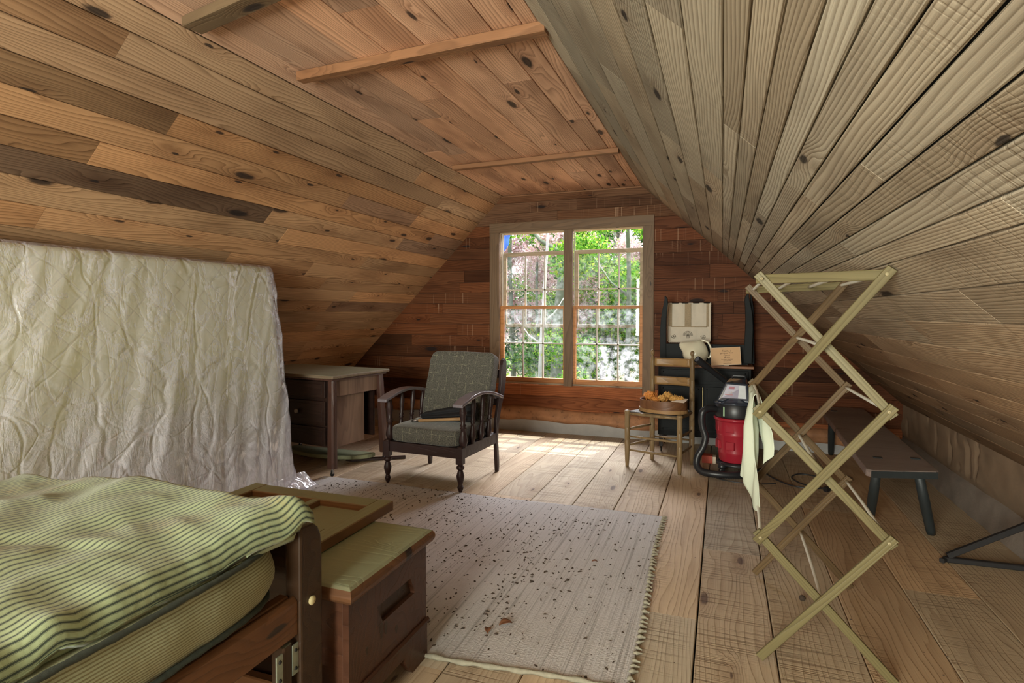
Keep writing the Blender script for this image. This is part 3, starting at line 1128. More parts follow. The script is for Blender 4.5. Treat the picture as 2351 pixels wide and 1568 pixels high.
def feather():
    NX, NY = 120, 150
    xa, xb, ya, yb_ = -2.08, BX + .004, -.75, 1.180
    m = MB(); uv = []

    def top(x, y):
        tx = (x - xa) / (xb - xa)
        ty = (y - ya) / (yb_ - ya)
        d = xb - x
        crest = .030 * math.exp(-((x + 1.56) / .25) ** 2) + .035 * math.exp(-((x + 1.35) / .25) ** 2 - ((y - .2) / .5) ** 2)
        rise = .046 + .020 * (1 - math.exp(-d / .18)) + .030 * math.exp(-((yb_ - y) / .22) ** 2) * math.exp(-((x + 1.12) / .28) ** 2)
        edge = min(1, (1 - tx) / .028, tx / .05, (1 - ty) / .03 + .1, ty / .04)
        z = .644 + (rise + crest) * math.sqrt(max(0, min(1, edge)))
        z += .018 * noise.noise(Vector((x * 4.2, y * 3.2, 2))) + .014 * noise.noise(Vector((x * 9, y * 5.5, 7))) - .012 * abs(noise.noise(Vector((x * 6 + y * 3, y * 8 - x * 2, 17))))
        # puckers running in from the sewn edge
        pk = math.exp(-d / .12)
        z += pk * .018 * noise.noise(Vector((x * 2, y * 17, 3)))
        z -= .013 * math.exp(-abs(y - .80 - .35 * (x + 1.2)) / .05) * math.exp(-((x + 1.28) / .2) ** 2)
        z -= .012 * math.exp(-abs(y - .45 - .5 * (x + 1.2)) / .04) * math.exp(-((x + 1.15) / .15) ** 2)
        # lifted far corner that pokes past the post
        cnr = math.exp(-((xb - x) / .13) ** 2 - ((yb_ - y) / .16) ** 2)
        z += .022 * cnr
        return max(z, .640)
    for j in range(NY):
        for i in range(NX):
            ti = i / (NX - 1)
            ti = 1 - (1 - ti) ** 1.0 if ti < .9 else .9 + .1 * math.sin((ti - .9) / .1 * PI / 2)
            x = xa + (xb - xa) * ti
            y = ya + (yb_ - ya) * j / (NY - 1)
            cnr = math.exp(-((xb - x) / .10) ** 2 - ((yb_ - y) / .12) ** 2)
            xo = x + .018 * cnr - .016 * (i / (NX - 1)) ** 8 * (1 - cnr) + .008 * noise.noise(Vector((0, y * 9, 4))) * (i / (NX - 1)) ** 4
            yo = y + .012 * cnr + .012 * noise.noise(Vector((x * 7, 0, 4))) * (j / (NY - 1)) ** 6
            m.v.append((xo, yo, top(x, y)))
            uv.append((y, x + .004 * noise.noise(Vector((x * 6, y * 3, 0)))))
    for j in range(NY):
        acc = 0.0
        for i in range(NX - 1, -1, -1):
            k = j * NX + i
            if i < NX - 1:
                a_, c_ = m.v[k], m.v[k + 1]
                acc += math.hypot(a_[0] - c_[0], a_[2] - c_[2])
            uv[k] = (uv[k][0], acc + .010 * noise.noise(Vector((m.v[k][0] * 4, m.v[k][1] * 2.5, 0))))
    for j in range(NY - 1):
        for i in range(NX - 1):
            k = j * NX + i
            m.f.append((k, k + 1, k + NX + 1, k + NX)); m.sm.append(True)
    # underside
    n0 = len(m.v)
    for j in range(NY):
        for i in range(NX):
            v = m.v[j * NX + i]
            e = min(i, NX - 1 - i, j, NY - 1 - j)
            m.v.append((v[0], v[1], v[2] - .006 if e == 0 else (.632 + .002 * noise.noise(Vector((v[0] * 5, v[1] * 5, 1))) if e > 3 else v[2] * (1 - e / 4) + .633 * e / 4)))
            uv.append(uv[j * NX + i])
    for j in range(NY - 1):
        for i in range(NX - 1):
            k = n0 + j * NX + i
            m.f.append((k, k + NX, k + NX + 1, k + 1)); m.sm.append(True)
    rim = [(i, 0) for i in range(NX)] + [(NX - 1, j) for j in range(1, NY)] + [(i, NY - 1) for i in range(NX - 2, -1, -1)] + [(0, j) for j in range(NY - 2, 0, -1)]
    for q in range(len(rim)):
        a = rim[q]; c = rim[(q + 1) % len(rim)]
        ka, kc = a[1] * NX + a[0], c[1] * NX + c[0]
        m.f.append((ka, n0 + ka, n0 + kc, kc)); m.sm.append(True)
    return m, uv


mm, uv = feather()
mm.build('striped_cover', T_FEATHER, fe, world=True, uv=uv)

# ------------------------------------------------------------------ blanket chest
W_CHEST = wood('chest_wood', tint=(.088, .036, .019), rings=18, knots=.3, rough=.42, coat=.15, patch=.8)
W_CHTOP = wood('chest_lid_wood', tint=(.16, .075, .035), rings=20, knots=.1, rough=.45, coat=.15, dust=1.15, dustcol=(.235, .26, .16))  # green foliage light on the top put into the dust colour
ch = thing('blanket_chest', 'reddish brown wooden chest with dusty bullnose lid and cut-out hand grip, at the bed foot', 'chest', (-1.45, 1.54, 0))
CX0, CX1, CY0, CY1 = -1.95, -.965, 1.315, 1.755
m = MB(); m.box((CX0, CY0, .125), (CX1 - .02, CY0 + .02, .397)); m.build('side_board', W_CHEST, ch, world=True, bevel=.002)
m = MB(); m.box((CX0, CY1 - .02, .125), (CX1 - .02, CY1, .397)); m.build('side_board', W_CHEST, ch, world=True, bevel=.002)
m = MB(); m.box((CX0, CY0 + .02, .125), (CX0 + .02, CY1 - .02, .397)); m.build('end_board', W_CHEST, ch, world=True)
# visible end board: with a slanted hand grip recess
gy0, gy1, gz0, gz1 = 1.455, 1.675, .258, .322
m = MB()
for lo, hi in (((CY0, .125), (gy0, .397)), ((gy1, .125), (CY1, .397)), ((gy0, .125), (gy1, gz0)), ((gy0, gz1), (gy1, .397))):
    m.box((CX1 - .02, lo[0], lo[1]), (CX1, hi[0], hi[1]))
eb = m.build('end_board', W_CHEST, ch, world=True)
# slanted lower ends of the grip and old scorch marks
m = MB(); m.prism([(gy0, gz0), (gy0 + .030, gz0), (gy0, gz1 - .006)], CX1 - .018, CX1 - .0005, 'x')
m.build('grip_corner', W_CHEST, eb, world=True)
m = MB(); m.prism([(gy1, gz1), (gy1 - .026, gz1), (gy1, gz0 + .006)], CX1 - .018, CX1 - .0005, 'x')
m.build('grip_corner', W_CHEST, eb, world=True)
for (y, z, w, h) in ((1.475, .235, .010, .050), (1.500, .232, .009, .042), (1.560, .195, .008, .030), (1.400, .215, .006, .024)):
    m = MB(); m.prism([(y + w * math.cos(t) * (1 + .3 * math.sin(3 * t)), z + h * .5 * math.sin(t)) for t in np.linspace(0, 2 * PI, 13)[:-1]], CX1 + .0002, CX1 + .0008, 'x')
    m.build('scorch_mark', W_DARK, eb, world=True)
m = MB(); m.box((CX1 - .028, gy0 - .01, gz0 - .01), (CX1 - .016, gy1 + .01, gz1 + .01))
m.build('grip_recess', W_DARK, eb, world=True)
m = MB(); m.prism([(CX1 - .016, gz1), (CX1, gz1), (CX1, gz1 - .004), (CX1 - .016, gz1 - .012)], gy0, gy1, 'y')
m.build('grip_lip', W_CHEST, eb, world=True)
# lid with a rounded nose all round
lz0, lz1 = .398, .450
m = MB()


def nose(x0, x1, y0, y1):
    prof = []
    r = (lz1 - lz0) / 2
    for k in range(9):
        a = -PI / 2 + PI * k / 8
        prof.append((r * math.cos(a), (lz0 + lz1) / 2 + r * math.sin(a)))
    vs, fs = [], []
    for o_, z in prof:
        vs += [(x0 - o_, y0 - o_, z), (x1 + o_, y0 - o_, z), (x1 + o_, y1 + o_, z), (x0 - o_, y1 + o_, z)]
    for k in range(8):
        for i in range(4):
            j = (i + 1) % 4
            fs.append((k * 4 + i, k * 4 + j, k * 4 + 4 + j, k * 4 + 4 + i))
    fs.append((3, 2, 1, 0)); fs.append((32, 33, 34, 35))
    m.add(vs, fs[:-2], False); m.add([vs[0], vs[1], vs[2], vs[3]], [(3, 2, 1, 0)]); m.add(vs[32:36], [(0, 1, 2, 3)])


nose(CX0 + .01, CX1 + .004, CY0 - .004, CY1 - .012)
m.build('lid', W_CHTOP, ch, world=True, label='lid with dust and painted grey-green light on top')
# plinth with bracket feet: moulding and a shaped apron
stick('plinth_moulding', (CX1 + .004, CY0 - .004, .128), (CX1 + .004, CY1 + .004, .128), .016, .020, (0, 0, 1), W_CHEST, ch, .006)
stick('plinth_moulding', (CX0, CY0 - .006, .128), (CX1 + .012, CY0 - .006, .128), .016, .020, (0, 0, 1), W_CHEST, ch, .006)


def apron(L):
    pts = [(0, 0), (.10, 0)]
    for k in range(7):
        t = k / 6
        pts.append((.10 + .05 * t + .02 * math.sin(PI * t), .075 * math.sin(PI / 2 * t)))
    for k in range(7):
        t = 1 - k / 6
        pts.append((L - (.10 + .05 * t + .02 * math.sin(PI * t)), .075 * math.sin(PI / 2 * t)))
    pts += [(L - .10, 0), (L, 0), (L, .12), (0, .12)]
    return pts


m = MB(); m.prism([(CY0 + a, b) for a, b in apron(CY1 - CY0)], CX1 - .018, CX1 + .004, 'x')
m.build('bracket_foot', W_CHEST, ch, world=True, label='scalloped bracket base')
m = MB(); m.prism([(CX0 + a, b) for a, b in apron(CX1 - CX0)], CY0 - .004, CY0 + .016, 'y')
m.build('bracket_foot', W_CHEST, ch, world=True)
m = MB(); m.box((CX0 + .02, CY0 + .02, .11), (CX1 - .02, CY1 - .02, .122)); m.build('chest_bottom', W_CHEST, ch, world=True)

# old four-panel door lying on the chest
W_DOOR = wood('panel_door_wood', tint=(.20, .105, .05), rings=24, knots=.1, rough=.55, dust=1.1, dustcol=(.23, .245, .15))
dz0, dz1 = .4515, .488
DX0, DX1, DY0, DY1 = -1.83, -1.165, 1.285, 1.865
dr_ = thing('cabinet_door', 'dusty olive four-panel wooden door lying flat on the chest', 'door', ((DX0 + DX1) / 2, (DY0 + DY1) / 2, dz0))
sw = .062
stick('door_stile', (DX1 - sw / 2, DY0, (dz0 + dz1) / 2), (DX1 - sw / 2, DY1, (dz0 + dz1) / 2), sw, dz1 - dz0, (0, 0, 1), W_DOOR, dr_, .003)
stick('door_stile', (DX0 + sw / 2, DY0, (dz0 + dz1) / 2), (DX0 + sw / 2, DY1, (dz0 + dz1) / 2), sw, dz1 - dz0, (0, 0, 1), W_DOOR, dr_, .003)
for y, w in ((DY1 - .04, .08), (1.525, .045), (DY0 + .03, .06)):
    stick('door_rail', (DX0 + sw + .001, y, (dz0 + dz1) / 2), (DX1 - sw - .001, y, (dz0 + dz1) / 2), w, dz1 - dz0 - .002, (0, 0, 1), W_DOOR, dr_, .003)
for ya, yb_ in ((DY0 + .061, 1.501), (1.549, DY1 - .081)):
    stick('door_muntin', (-1.455, ya, (dz0 + dz1) / 2), (-1.455, yb_, (dz0 + dz1) / 2), .035, dz1 - dz0 - .003, (0, 0, 1), W_DOOR, dr_, .003)
    for xa, xb in ((DX0 + sw, -1.474), (-1.436, DX1 - sw)):
        m = MB(); m.box((xa, ya, dz0 + .004), (xb, yb_, dz0 + .013)); m.build('door_panel', W_DOOR, dr_, world=True)

# ------------------------------------------------------------------ rug
def rug_mat():
    m, nt, b = newmat('woven_rag_rug')
    tc = nd(nt, 'ShaderNodeTexCoord')
    P = tc.outputs['Object']
    wv = nz(nt, mp(nt, P, (85, 1.2, 1)), 1, 2, .6)
    kn = nz(nt, mp(nt, P, (70, 150, 1)), 1, 2, .5)
    big = nz(nt, P, 2.2, 4, .6)
    c = mixc(nt, big, (.47, .46, .46), (.60, .59, .59))
    c = mixc(nt, math_(nt, 'MULTIPLY', sstep(nt, wv, .50, .68), .6), c, (.27, .26, .25))
    dirt = sstep(nt, nz(nt, P, 3.4, 6, .7), .55, .78)
    c = mixc(nt, math_(nt, 'MULTIPLY', dirt, .35), c, (.25, .20, .155))
    nt.links.new(c, b.inputs['Base Color'])
    b.inputs['Roughness'].default_value = .95
    b.inputs['Specular IOR Level'].default_value = .1
    bp = nd(nt, 'ShaderNodeBump'); bp.inputs['Strength'].default_value = .8; bp.inputs['Distance'].default_value = .005
    h = math_(nt, 'ADD', math_(nt, 'MULTIPLY', wv, 1.2), math_(nt, 'MULTIPLY', kn, .7))
    nt.links.new(h, bp.inputs['Height']); nt.links.new(bp.outputs[0], b.inputs['Normal'])
    return m


M_RUG = rug_mat()
M_RUGE = plain('rug_edge_cotton', (.30, .28, .21), .95, var=.3, scale=60, bump=.5)
rug = thing('rug', 'large off-white woven cotton rug strewn with debris, in the middle of the floor', 'rug', (-1.5, 2.55, 0))
RX0, RX1, RY0, RY1 = -2.72, -.285, 1.765, 3.425


def rugz(x, y):
    z = .008 + .0025 * noise.noise(Vector((x * 3, y * 3, 1))) + .0012 * noise.noise(Vector((x * 40, y * 5, 2)))
    z += .004 * math.exp(-((x + .95) / .25) ** 2 - ((y - 2.4) / .2) ** 2)
    return z


def rugpt(u, v):
    x0 = RX0; x1 = RX1 + .012 * math.sin(v * 5 + 1) - .025 * v
    x = x0 + (x1 - x0) * u
    y = RY0 + (RY1 - RY0) * v + (.02 * math.sin(u * 7) - .008 * math.sin(u * 19)) * (1 - v) + .008 * math.sin(u * 9) * v + .03 * (u - .6) * (1 - v) * 2
    return (x, y, rugz(x, y))


m = MB(); m.grid(240, 170, rugpt)
n0 = len(m.v)
m.v += [(v[0], v[1], .0006) for v in m.v[:n0]]
rim = [(i, 0) for i in range(240)] + [(239, j) for j in range(1, 170)] + [(i, 169) for i in range(238, -1, -1)] + [(0, j) for j in range(168, 0, -1)]
for q in range(len(rim)):
    a = rim[q]; c = rim[(q + 1) % len(rim)]
    ka, kc = a[1] * 240 + a[0], c[1] * 240 + c[0]
    m.f.append((ka, n0 + ka, n0 + kc, kc)); m.sm.append(False)
m.build('woven_field', M_RUG, rug, world=True)
e = [rugpt(i / 120, 0) for i in range(121)]
m = MB(); m.tube([(p[0], p[1] - .003, .008 + .003 * noise.noise(Vector((p[0] * 20, 0, 0)))) for p in e], [.008 + .002 * math.sin(i * 1.3) for i in range(121)], 7)
m.build('rolled_hem', M_RUGE, rug, world=True)
# knotted tassels down the right edge
rr = random.Random(5)
for i in range(44):
    v = (i + .5) / 44
    p = rugpt(1, v)
    y = p[1] + rr.uniform(-.006, .006)
    r = rr.uniform(.007, .012)
    m = MB(); m.lathe([(.001, -.008), (r * .6, -.003), (r, .004), (r * .75, .011), (r * .35, .018), (r * .45, .024), (.001, .026)], 7,
                      (p[0] - .002, y, .0085), Vector((1, rr.uniform(-.6, .6), rr.uniform(-.1, .15))), sy=1, cap=False)
    m.build('tassel_knot', M_RUGE, rug, world=True)

# crumbs: bits of bark and nut shell scattered over rug and boards, too many to count
m = MB()
rr = random.Random(11)
M_CRUMB = plain('bark_crumbs', (.045, .03, .02), .9, var=.5, scale=30)


def crumb(x, y, z, s):
    a = rr.uniform(0, 6.3)
    e1, e2 = s * rr.uniform(.6, 1.7), s * rr.uniform(.3, .8)
    ca, sa = math.cos(a), math.sin(a)
    top = (x + rr.uniform(-.2, .2) * s, y, z + s * rr.uniform(.4, .9))
    pts = []
    for k in range(5):
        t = 2 * PI * k / 5 + rr.uniform(-.4, .4)
        px, py = math.cos(t) * e1, math.sin(t) * e2
        pts.append((x + px * ca - py * sa, y + px * sa + py * ca, z))
    m.add(pts + [top], [(0, 1, 5), (1, 2, 5), (2, 3, 5), (3, 4, 5), (4, 0, 5)])


n = 0
while n < 2300:
    x, y = rr.uniform(-2.6, RX1 - .02), rr.uniform(RY0 + .03, RY1)
    dens = .35 + .65 * (noise.noise(Vector((x * 2.5, y * 2.5, 9))) > -.05)
    if x > -.6: dens *= .45
    if rr.random() > dens: continue
    crumb(x, y, rugz(x, y) + .0005, rr.choice((.003, .0035, .004, .005, .006, .008)))
    n += 1
for k in range(220):
    x, y = rr.uniform(-2.7, 1.2), rr.choice((rr.uniform(1.3, 3.4), rr.uniform(3.4, 5.2)))
    if -2.75 < x < RX1 + .02 and 1.7 < y < 3.45: continue
    if x < -.9 and y < 1.8: continue
    crumb(x, y, 0.0005, rr.choice((.002, .003, .004)))
tag(m.build('crumbs', M_CRUMB), 'dark bark crumbs strewn thickly over the rug and thinly over the floor', 'debris', kind='stuff')

# a few bigger bits: curled dry leaves and a nut
M_LEAFD = plain('dry_leaf', (.17, .07, .03), .7, var=.35, scale=40)


def dry_leaf(loc, L, a, label):
    m = MB()

    def fn(u, v):
        w = L * .34 * math.sin(PI * min(1, u * .95 + .03)) * (v - .5) * 2
        x = (u - .5) * L
        return (x * math.cos(a) - w * math.sin(a), x * math.sin(a) + w * math.cos(a), .003 + .25 * abs(w) + L * .12 * math.sin(PI * u) + (abs(v - .5) * L * .15))
    m.grid(9, 5, fn)
    o = m.build('dry_leaf', M_LEAFD)
    o.location = loc
    mo = o.modifiers.new('thick', 'SOLIDIFY'); mo.thickness = .0012
    tag(o, label, 'leaf')


dry_leaf((-.768, 2.019, .009), .052, .7, 'largest curled brown leaf on the rug, near its front edge')
dry_leaf((-.815, 1.955, .009), .036, 1.9, 'smaller crumpled brown leaf just left of the largest leaf')
dry_leaf((-.564, 2.679, .010), .026, .3, 'tiny upright brown husk beside the dark tuft on the rug middle')
m = MB(); m.lathe([(.001, 0), (.010, .002), (.014, .010), (.010, .018), (.002, .022)], 9, (0, 0, 0), cap=False)
o = m.build('walnut_shell', M_CRUMB); o.location = (.321, 2.634, .001)
tag(o, 'blackened nut shell on the floor board under the drying rack', 'nut')
# ------------------------------------------------------------------ armchair
W_ACH = wood('armchair_wood', tint=(.032, .016, .015), rings=30, knots=.05, rough=.42, coat=.1, grain=.3)


W_ARM = wood('armrest_wood', tint=(.16, .14, .16), rings=30, knots=0, rough=.3, coat=.6, grain=.2, spec=.6)  # pale lavender tint: window reflection painted into the armrests


def tweed(name, c1, c2):
    m, nt, b = newmat(name)
    tc = nd(nt, 'ShaderNodeTexCoord')
    P = tc.outputs['Object']
    n = nz(nt, P, 190, 3, .7)
    c = mixc(nt, sstep(nt, n, .35, .65), c1, c2)
    sp = nd(nt, 'ShaderNodeSeparateXYZ'); nt.links.new(P, sp.inputs[0])
    wob = math_(nt, 'MULTIPLY', nz(nt, P, 12, 2), .5)
    lines = None
    for o, s in (('X', 17.), ('Z', 15.)):
        f = math_(nt, 'FRACT', math_(nt, 'ADD', math_(nt, 'MULTIPLY', sp.outputs[o], s), wob))
        l = math_(nt, 'SUBTRACT', 1.0, sstep(nt, math_(nt, 'ABSOLUTE', math_(nt, 'SUBTRACT', f, .5)), .015, .05))
        l = math_(nt, 'MULTIPLY', l, sstep(nt, nz(nt, P, 45, 2), .42, .62))
        lines = l if lines is None else math_(nt, 'MAXIMUM', lines, l)
    c = mixc(nt, math_(nt, 'MULTIPLY', lines, .55), c, (.30, .29, .20))
    nt.links.new(c, b.inputs['Base Color'])
    b.inputs['Roughness'].default_value = .9
    b.inputs['Specular IOR Level'].default_value = .15
    b.inputs['Sheen Weight'].default_value = .35
    b.inputs['Sheen Roughness'].default_value = .4
    bp = nd(nt, 'ShaderNodeBump'); bp.inputs['Strength'].default_value = .5; bp.inputs['Distance'].default_value = .003
    nt.links.new(n, bp.inputs['Height']); nt.links.new(bp.outputs[0], b.inputs['Normal'])
    return m


M_TWEED = tweed('grey_green_tweed', (.046, .045, .039), (.142, .136, .112))


def cushion(hx, hy, hz, r, name, mat, parent, M, seed=0, crown=.008):
    """soft box centred on the local origin"""
    m = MB()
    n = 22

    def P(sx, sy, sz):
        v = Vector((sx, sy, sz))
        # superellipsoid-like rounding
        e = 11.0
        k = (abs(sx) ** e + abs(sy) ** e + abs(sz) ** e) ** (-1 / e)
        v = v * k
        q = Vector((v.x * hx, v.y * hy, v.z * hz))
        q.z += crown * v.z * math.cos(v.x * PI / 2) * math.cos(v.y * PI / 2) if abs(sz) > .5 else 0
        q += v * .003 * noise.noise(q * 14 + Vector((seed, 0, 0)))
        return q
    for ax in range(3):
        for sg in (-1, 1):
            def fn(u, v):
                a, b_ = math.sin((u - .5) * PI), math.sin((v - .5) * PI)
                c = [0, 0, 0]
                c[ax] = sg
                if sg > 0: c[(ax + 1) % 3] = a; c[(ax + 2) % 3] = b_
                else: c[(ax + 1) % 3] = b_; c[(ax + 2) % 3] = a
                return P(*c)
            m.grid(n, n, fn)
    o = m.build(name, mat, parent)
    bm_weld(o)
    o.location = M.to_translation()
    o.rotation_euler = M.to_euler()
    return o


def bm_weld(o):
    import bmesh
    b = bmesh.new(); b.from_mesh(o.data)
    bmesh.ops.remove_doubles(b, verts=b.verts, dist=1e-5)
    b.to_mesh(o.data); b.free()
    o.data.polygons.foreach_set('use_smooth', [True] * len(o.data.polygons))


ac = thing('armchair', 'low dark wooden armchair with grey-green tweed cushions, in front of the window', 'chair', (-1.903, 3.745, 0), R(-3.5))
for sx in (-1, 1):
    x = sx * .292
    m = MB()
    y = -.290
    m.lathe([(.006, 0), (.011, .006), (.020, .030), (.022, .040), (.015, .046), (.017, .052), (.013, .056), (.019, .072), (.026, .100), (.027, .115), (.020, .140), (.015, .152),
             (.024, .158), (.028, .170), (.024, .180), (.017, .186), (.022, .195)], 16, (x, y, 0))
    m.prism([(-.024, -.024), (.024, -.024), (.024, .024), (-.024, .024)], .192, .300, 'z', Matrix.Translation((x, y, 0)))
    m.lathe([(.024, .30), (.02, .308), (.001, .312)], 12, (x, y, 0), cap=False)
    m.build('leg', W_ACH, ac, bevel=.004)
    # rear post: curved plank ending in a broad paddle
    poly = [(.262, 0), (.288, -.0), (.296, .05), (.290, .12), (.276, .24), (.288, .36), (.330, .47), (.380, .56), (.412, .66), (.428, .74), (.432, .80), (.420, .835), (.395, .848), (.368, .838),
            (.348, .80), (.338, .74), (.332, .66), (.312, .58), (.280, .50), (.252, .40), (.240, .30), (.240, .22), (.252, .10)]
    m = MB(); m.prism(poly, x + sx * .002 - .013, x + sx * .002 + .013, 'x')
    m.build('back_post', W_ACH, ac, bevel=.004)
    m = MB(); m.box((x - .013, -.268, .222), (x + .013, .243, .300)); m.build('side_rail', W_ACH, ac, bevel=.003)
    # arched arm

    def armz(t): return .545 + .085 * math.sin(PI * (.13 + t * .84)) - .004
    m = MB()
    pts = []
    NA = 18
    for k in range(NA + 1):
        t = k / NA
        yy = -.345 + .665 * t
        wd = .044 - .012 * t if t > .06 else .038
        pts.append((yy, armz(t), wd))
    vs = []
    ax = sx * .300
    for yy, z, wd in pts:
        vs += [(ax - wd, yy, z), (ax + wd, yy, z), (ax + wd, yy, z + .022), (ax - wd, yy, z + .022)]
    fs = [(3, 2, 1, 0), (NA * 4, NA * 4 + 1, NA * 4 + 2, NA * 4 + 3)]
    for k in range(NA):
        for i in range(4):
            j = (i + 1) % 4
            fs.append((k * 4 + i, k * 4 + j, k * 4 + 4 + j, k * 4 + 4 + i))
    m.add(vs, fs)
    m.build('armrest', W_ARM, ac, bevel=.005)
    for i, (yb_, yt) in enumerate(((-.255, -.262), (-.13, -.10), (.0, .045), (.12, .18))):
        t = (yt + .345) / .665
        zt = armz(t) + .004
        L = zt - .29
        k = 1.9 if i == 0 else 1.45
        prof = [(.011, 0), (.012, .05), (.015, .10), (.016, .16), (.009, .34), (.008, .40), (.0125, .42), (.008, .45), (.012, .48), (.0075, .52), (.011, .66), (.013, .76), (.008, .92), (.009, 1)]
        m = MB(); d = Vector((0, yt - yb_, L)); m.lathe([(r * k, z * d.length) for r, z in prof], 12, (ax * .985, yb_, .295), d)
        m.build('spindle', W_ACH, ac)
m = MB(); m.box((-.268, -.305, .228), (.268, -.28, .298)); m.build('front_rail', W_ACH, ac, bevel=.004)
m = MB(); m.box((-.28, .235, .228), (.28, .258, .298)); m.build('back_rail', W_ACH, ac, bevel=.003)
m = MB(); m.box((-.278, -.278, .278), (.278, .235, .296)); m.build('seat_board', M_VOID, ac)
for z0, z1, y0, y1 in ((.70, .76, .352, .37), (.50, .55, .285, .30)):
    m = MB(); m.prism([(y0, z0), (y0 + .02, z0), (y1 + .02, z1), (y1, z1)], -.28, .28, 'x'); m.build('back_slat', W_ACH, ac)
cushion(.272, .285, .056, .05, 'seat_cushion', M_TWEED, ac, Matrix.Translation((0, -.015, .353)), 3, .012)
tilt = math.atan2(.17, .49)
cushion(.276, .058, .262, .05, 'back_cushion', M_TWEED, ac, Matrix.Translation((.012, .222, .640)) @ Matrix.Rotation(-tilt, 4, 'X'), 9, .0)

# black folded cloth and a wooden-handled tool lying on the seat
M_BLACKC = plain('black_cloth', (.008, .008, .010), .85, var=.4, scale=30, bump=.4)
ub = thing('umbrella', 'black half-folded umbrella with a straight wooden handle lying on the armchair seat', 'umbrella', (-1.85, 3.70, .42))
m = MB()


def umb(u, v):
    # folded canopy cone from left (narrow) to right (wide), pleated
    t = v
    a = 2 * PI * u
    c = Vector((-2.05 + .40 * t, 3.66 + .10 * t, .452 + .035 * t))
    r = (.020 + .052 * t ** .8) * (1 + .22 * math.sin(a * 6 + 2 * t))
    if v == 0 or v == 1: r *= .25
    return (c.x - r * .1 * math.cos(a), c.y + r * 1.5 * math.cos(a), max(.4225, c.z + r * .82 * math.sin(a)))


m.grid(60, 22, umb, closed_u=True)
k = len(m.v) - 60
m.f.append(tuple(range(60))[::-1]); m.sm.append(False)
m.f.append(tuple(k + i for i in range(60))); m.sm.append(False)
m.build('canopy', M_BLACKC, ub, world=True)
W_HAND = wood('handle_wood', tint=(.40, .25, .12), rings=40, knots=0, rough=.4)
stick('handle', (-2.015, 3.565, .436), (-1.70, 3.60, .462), .020, .020, (0, 0, 1), W_HAND, ub, .006)
M_STEEL = plain('worn_steel', (.45, .47, .50), .3, 1.0, var=.3)
m = MB(); m.lathe([(.008, 0), (.0125, .003), (.0125, .016), (.010, .020)], 12, (-1.700, 3.60, .462), Vector((.315, .035, .026))); m.build('end_cap', M_STEEL, ub, world=True, label='bright metal end cap')
m = MB(); m.tube([(-2.015, 3.565, .436), (-2.045, 3.562, .433), (-2.065, 3.56, .431)], [.006, .009, .011], 10); m.build('ferrule', M_STEEL, ub, world=True)

# ------------------------------------------------------------------ desk with splayed legs
W_DESK = wood('desk_wood', tint=(.026, .013, .010), rings=26, knots=.05, rough=.38, coat=.2)
W_DESKR = wood('desk_leg_wood', tint=(.075, .036, .027), rings=30, knots=.05, rough=.35, coat=.25, axis='z')
W_DESKP = wood('desk_side_wood', tint=(.22, .135, .09), rings=18, knots=.08, rough=.45, coat=.1, patch=.7, axis='z')
W_DESKT = wood('desk_top_wood', tint=(.20, .15, .10), rings=20, knots=.05, rough=.5, dust=1.0, dustcol=(.30, .32, .24))
dk = thing('desk', 'dark wooden desk with splayed caster legs and dusty grey-green top, beside the mattress', 'desk', (-2.683, 3.481, 0), R(-6.7))
m = MB(); m.box((-1.0, -.045, .715), (.045, .60, .740)); m.build('desk_top', W_DESKT, dk, bevel=.008)
m = MB(); m.box((-.975, -.028, .700), (.025, .58, .714)); m.build('top_moulding', W_DESKR, dk, bevel=.003)
for x, sxx in ((0, 1), (-.93, -1)):
    for y, sy in ((0, -1), (.545, 1)):
        # splayed leg: foot reaches out of the top
        w0, w1 = .032, .026
        fx, fy = x + sxx * .010, y + sy * .018
        tx, ty = x - sxx * .012, y - sy * .010
        vs = []
        for (cx, cyy, w, z) in ((fx, fy, w0, .058), (tx, ty, w1, .700)):
            c = w * .35
            for dx, dy in ((-w + c, -w), (w - c, -w), (w, -w + c), (w, w - c), (w - c, w), (-w + c, w), (-w, w - c), (-w, -w + c)):
                vs.append((cx + dx, cyy + dy * .9, z))
        fs = [tuple(range(8))[::-1], tuple(range(8, 16))] + [(i, (i + 1) % 8, 8 + (i + 1) % 8, 8 + i) for i in range(8)]
        m = MB(); m.add(vs, fs)
        if sxx > 0 and sy < 0:
            m.add([(fx + .033, fy - .004, .06), (fx + .0345, fy - .004, .06), (fx + .0345, fy + .003, .06), (fx + .033, fy + .003, .06),
                   (tx + .027, ty - .004, .69), (tx + .0285, ty - .004, .69), (tx + .0285, ty + .003, .69), (tx + .027, ty + .003, .69)],
                  [(0, 3, 2, 1), (4, 5, 6, 7), (0, 1, 5, 4), (1, 2, 6, 5), (2, 3, 7, 6), (3, 0, 4, 7)])
        lg = m.build('leg', W_DESKR, dk, bevel=.002)
        m = MB(); m.tube([(fx, fy, .058), (fx, fy, .034)], .006, 8)
        m.box((fx - .010, fy - .008, .022), (fx - .006, fy + .008, .045)); m.box((fx + .006, fy - .008, .022), (fx + .010, fy + .008, .045))
        cs = m.build('caster', M_STEEL, lg)
        m = MB(); m.lathe([(.008, -.005), (.0175, -.004), (.0175, .004), (.008, .005)], 14, (fx, fy, .0178), (1, 0, 0))
        cs2 = m.build('caster_wheel', M_VOID, lg)
m = MB(); m.box((-.045, .03, .575), (-.015, .515, .698)); m.build('end_drawer', W_DESKP, dk, bevel=.002)
m = MB(); m.box((-.50, .015, .200), (-.055, .395, .698)); m.build('pedestal', W_DESK, dk, bevel=.002)
m = MB(); m.box((-.054, .018, .185), (-.048, .392, .572)); m.build('side_panel', W_DESKP, dk, bevel=.001)
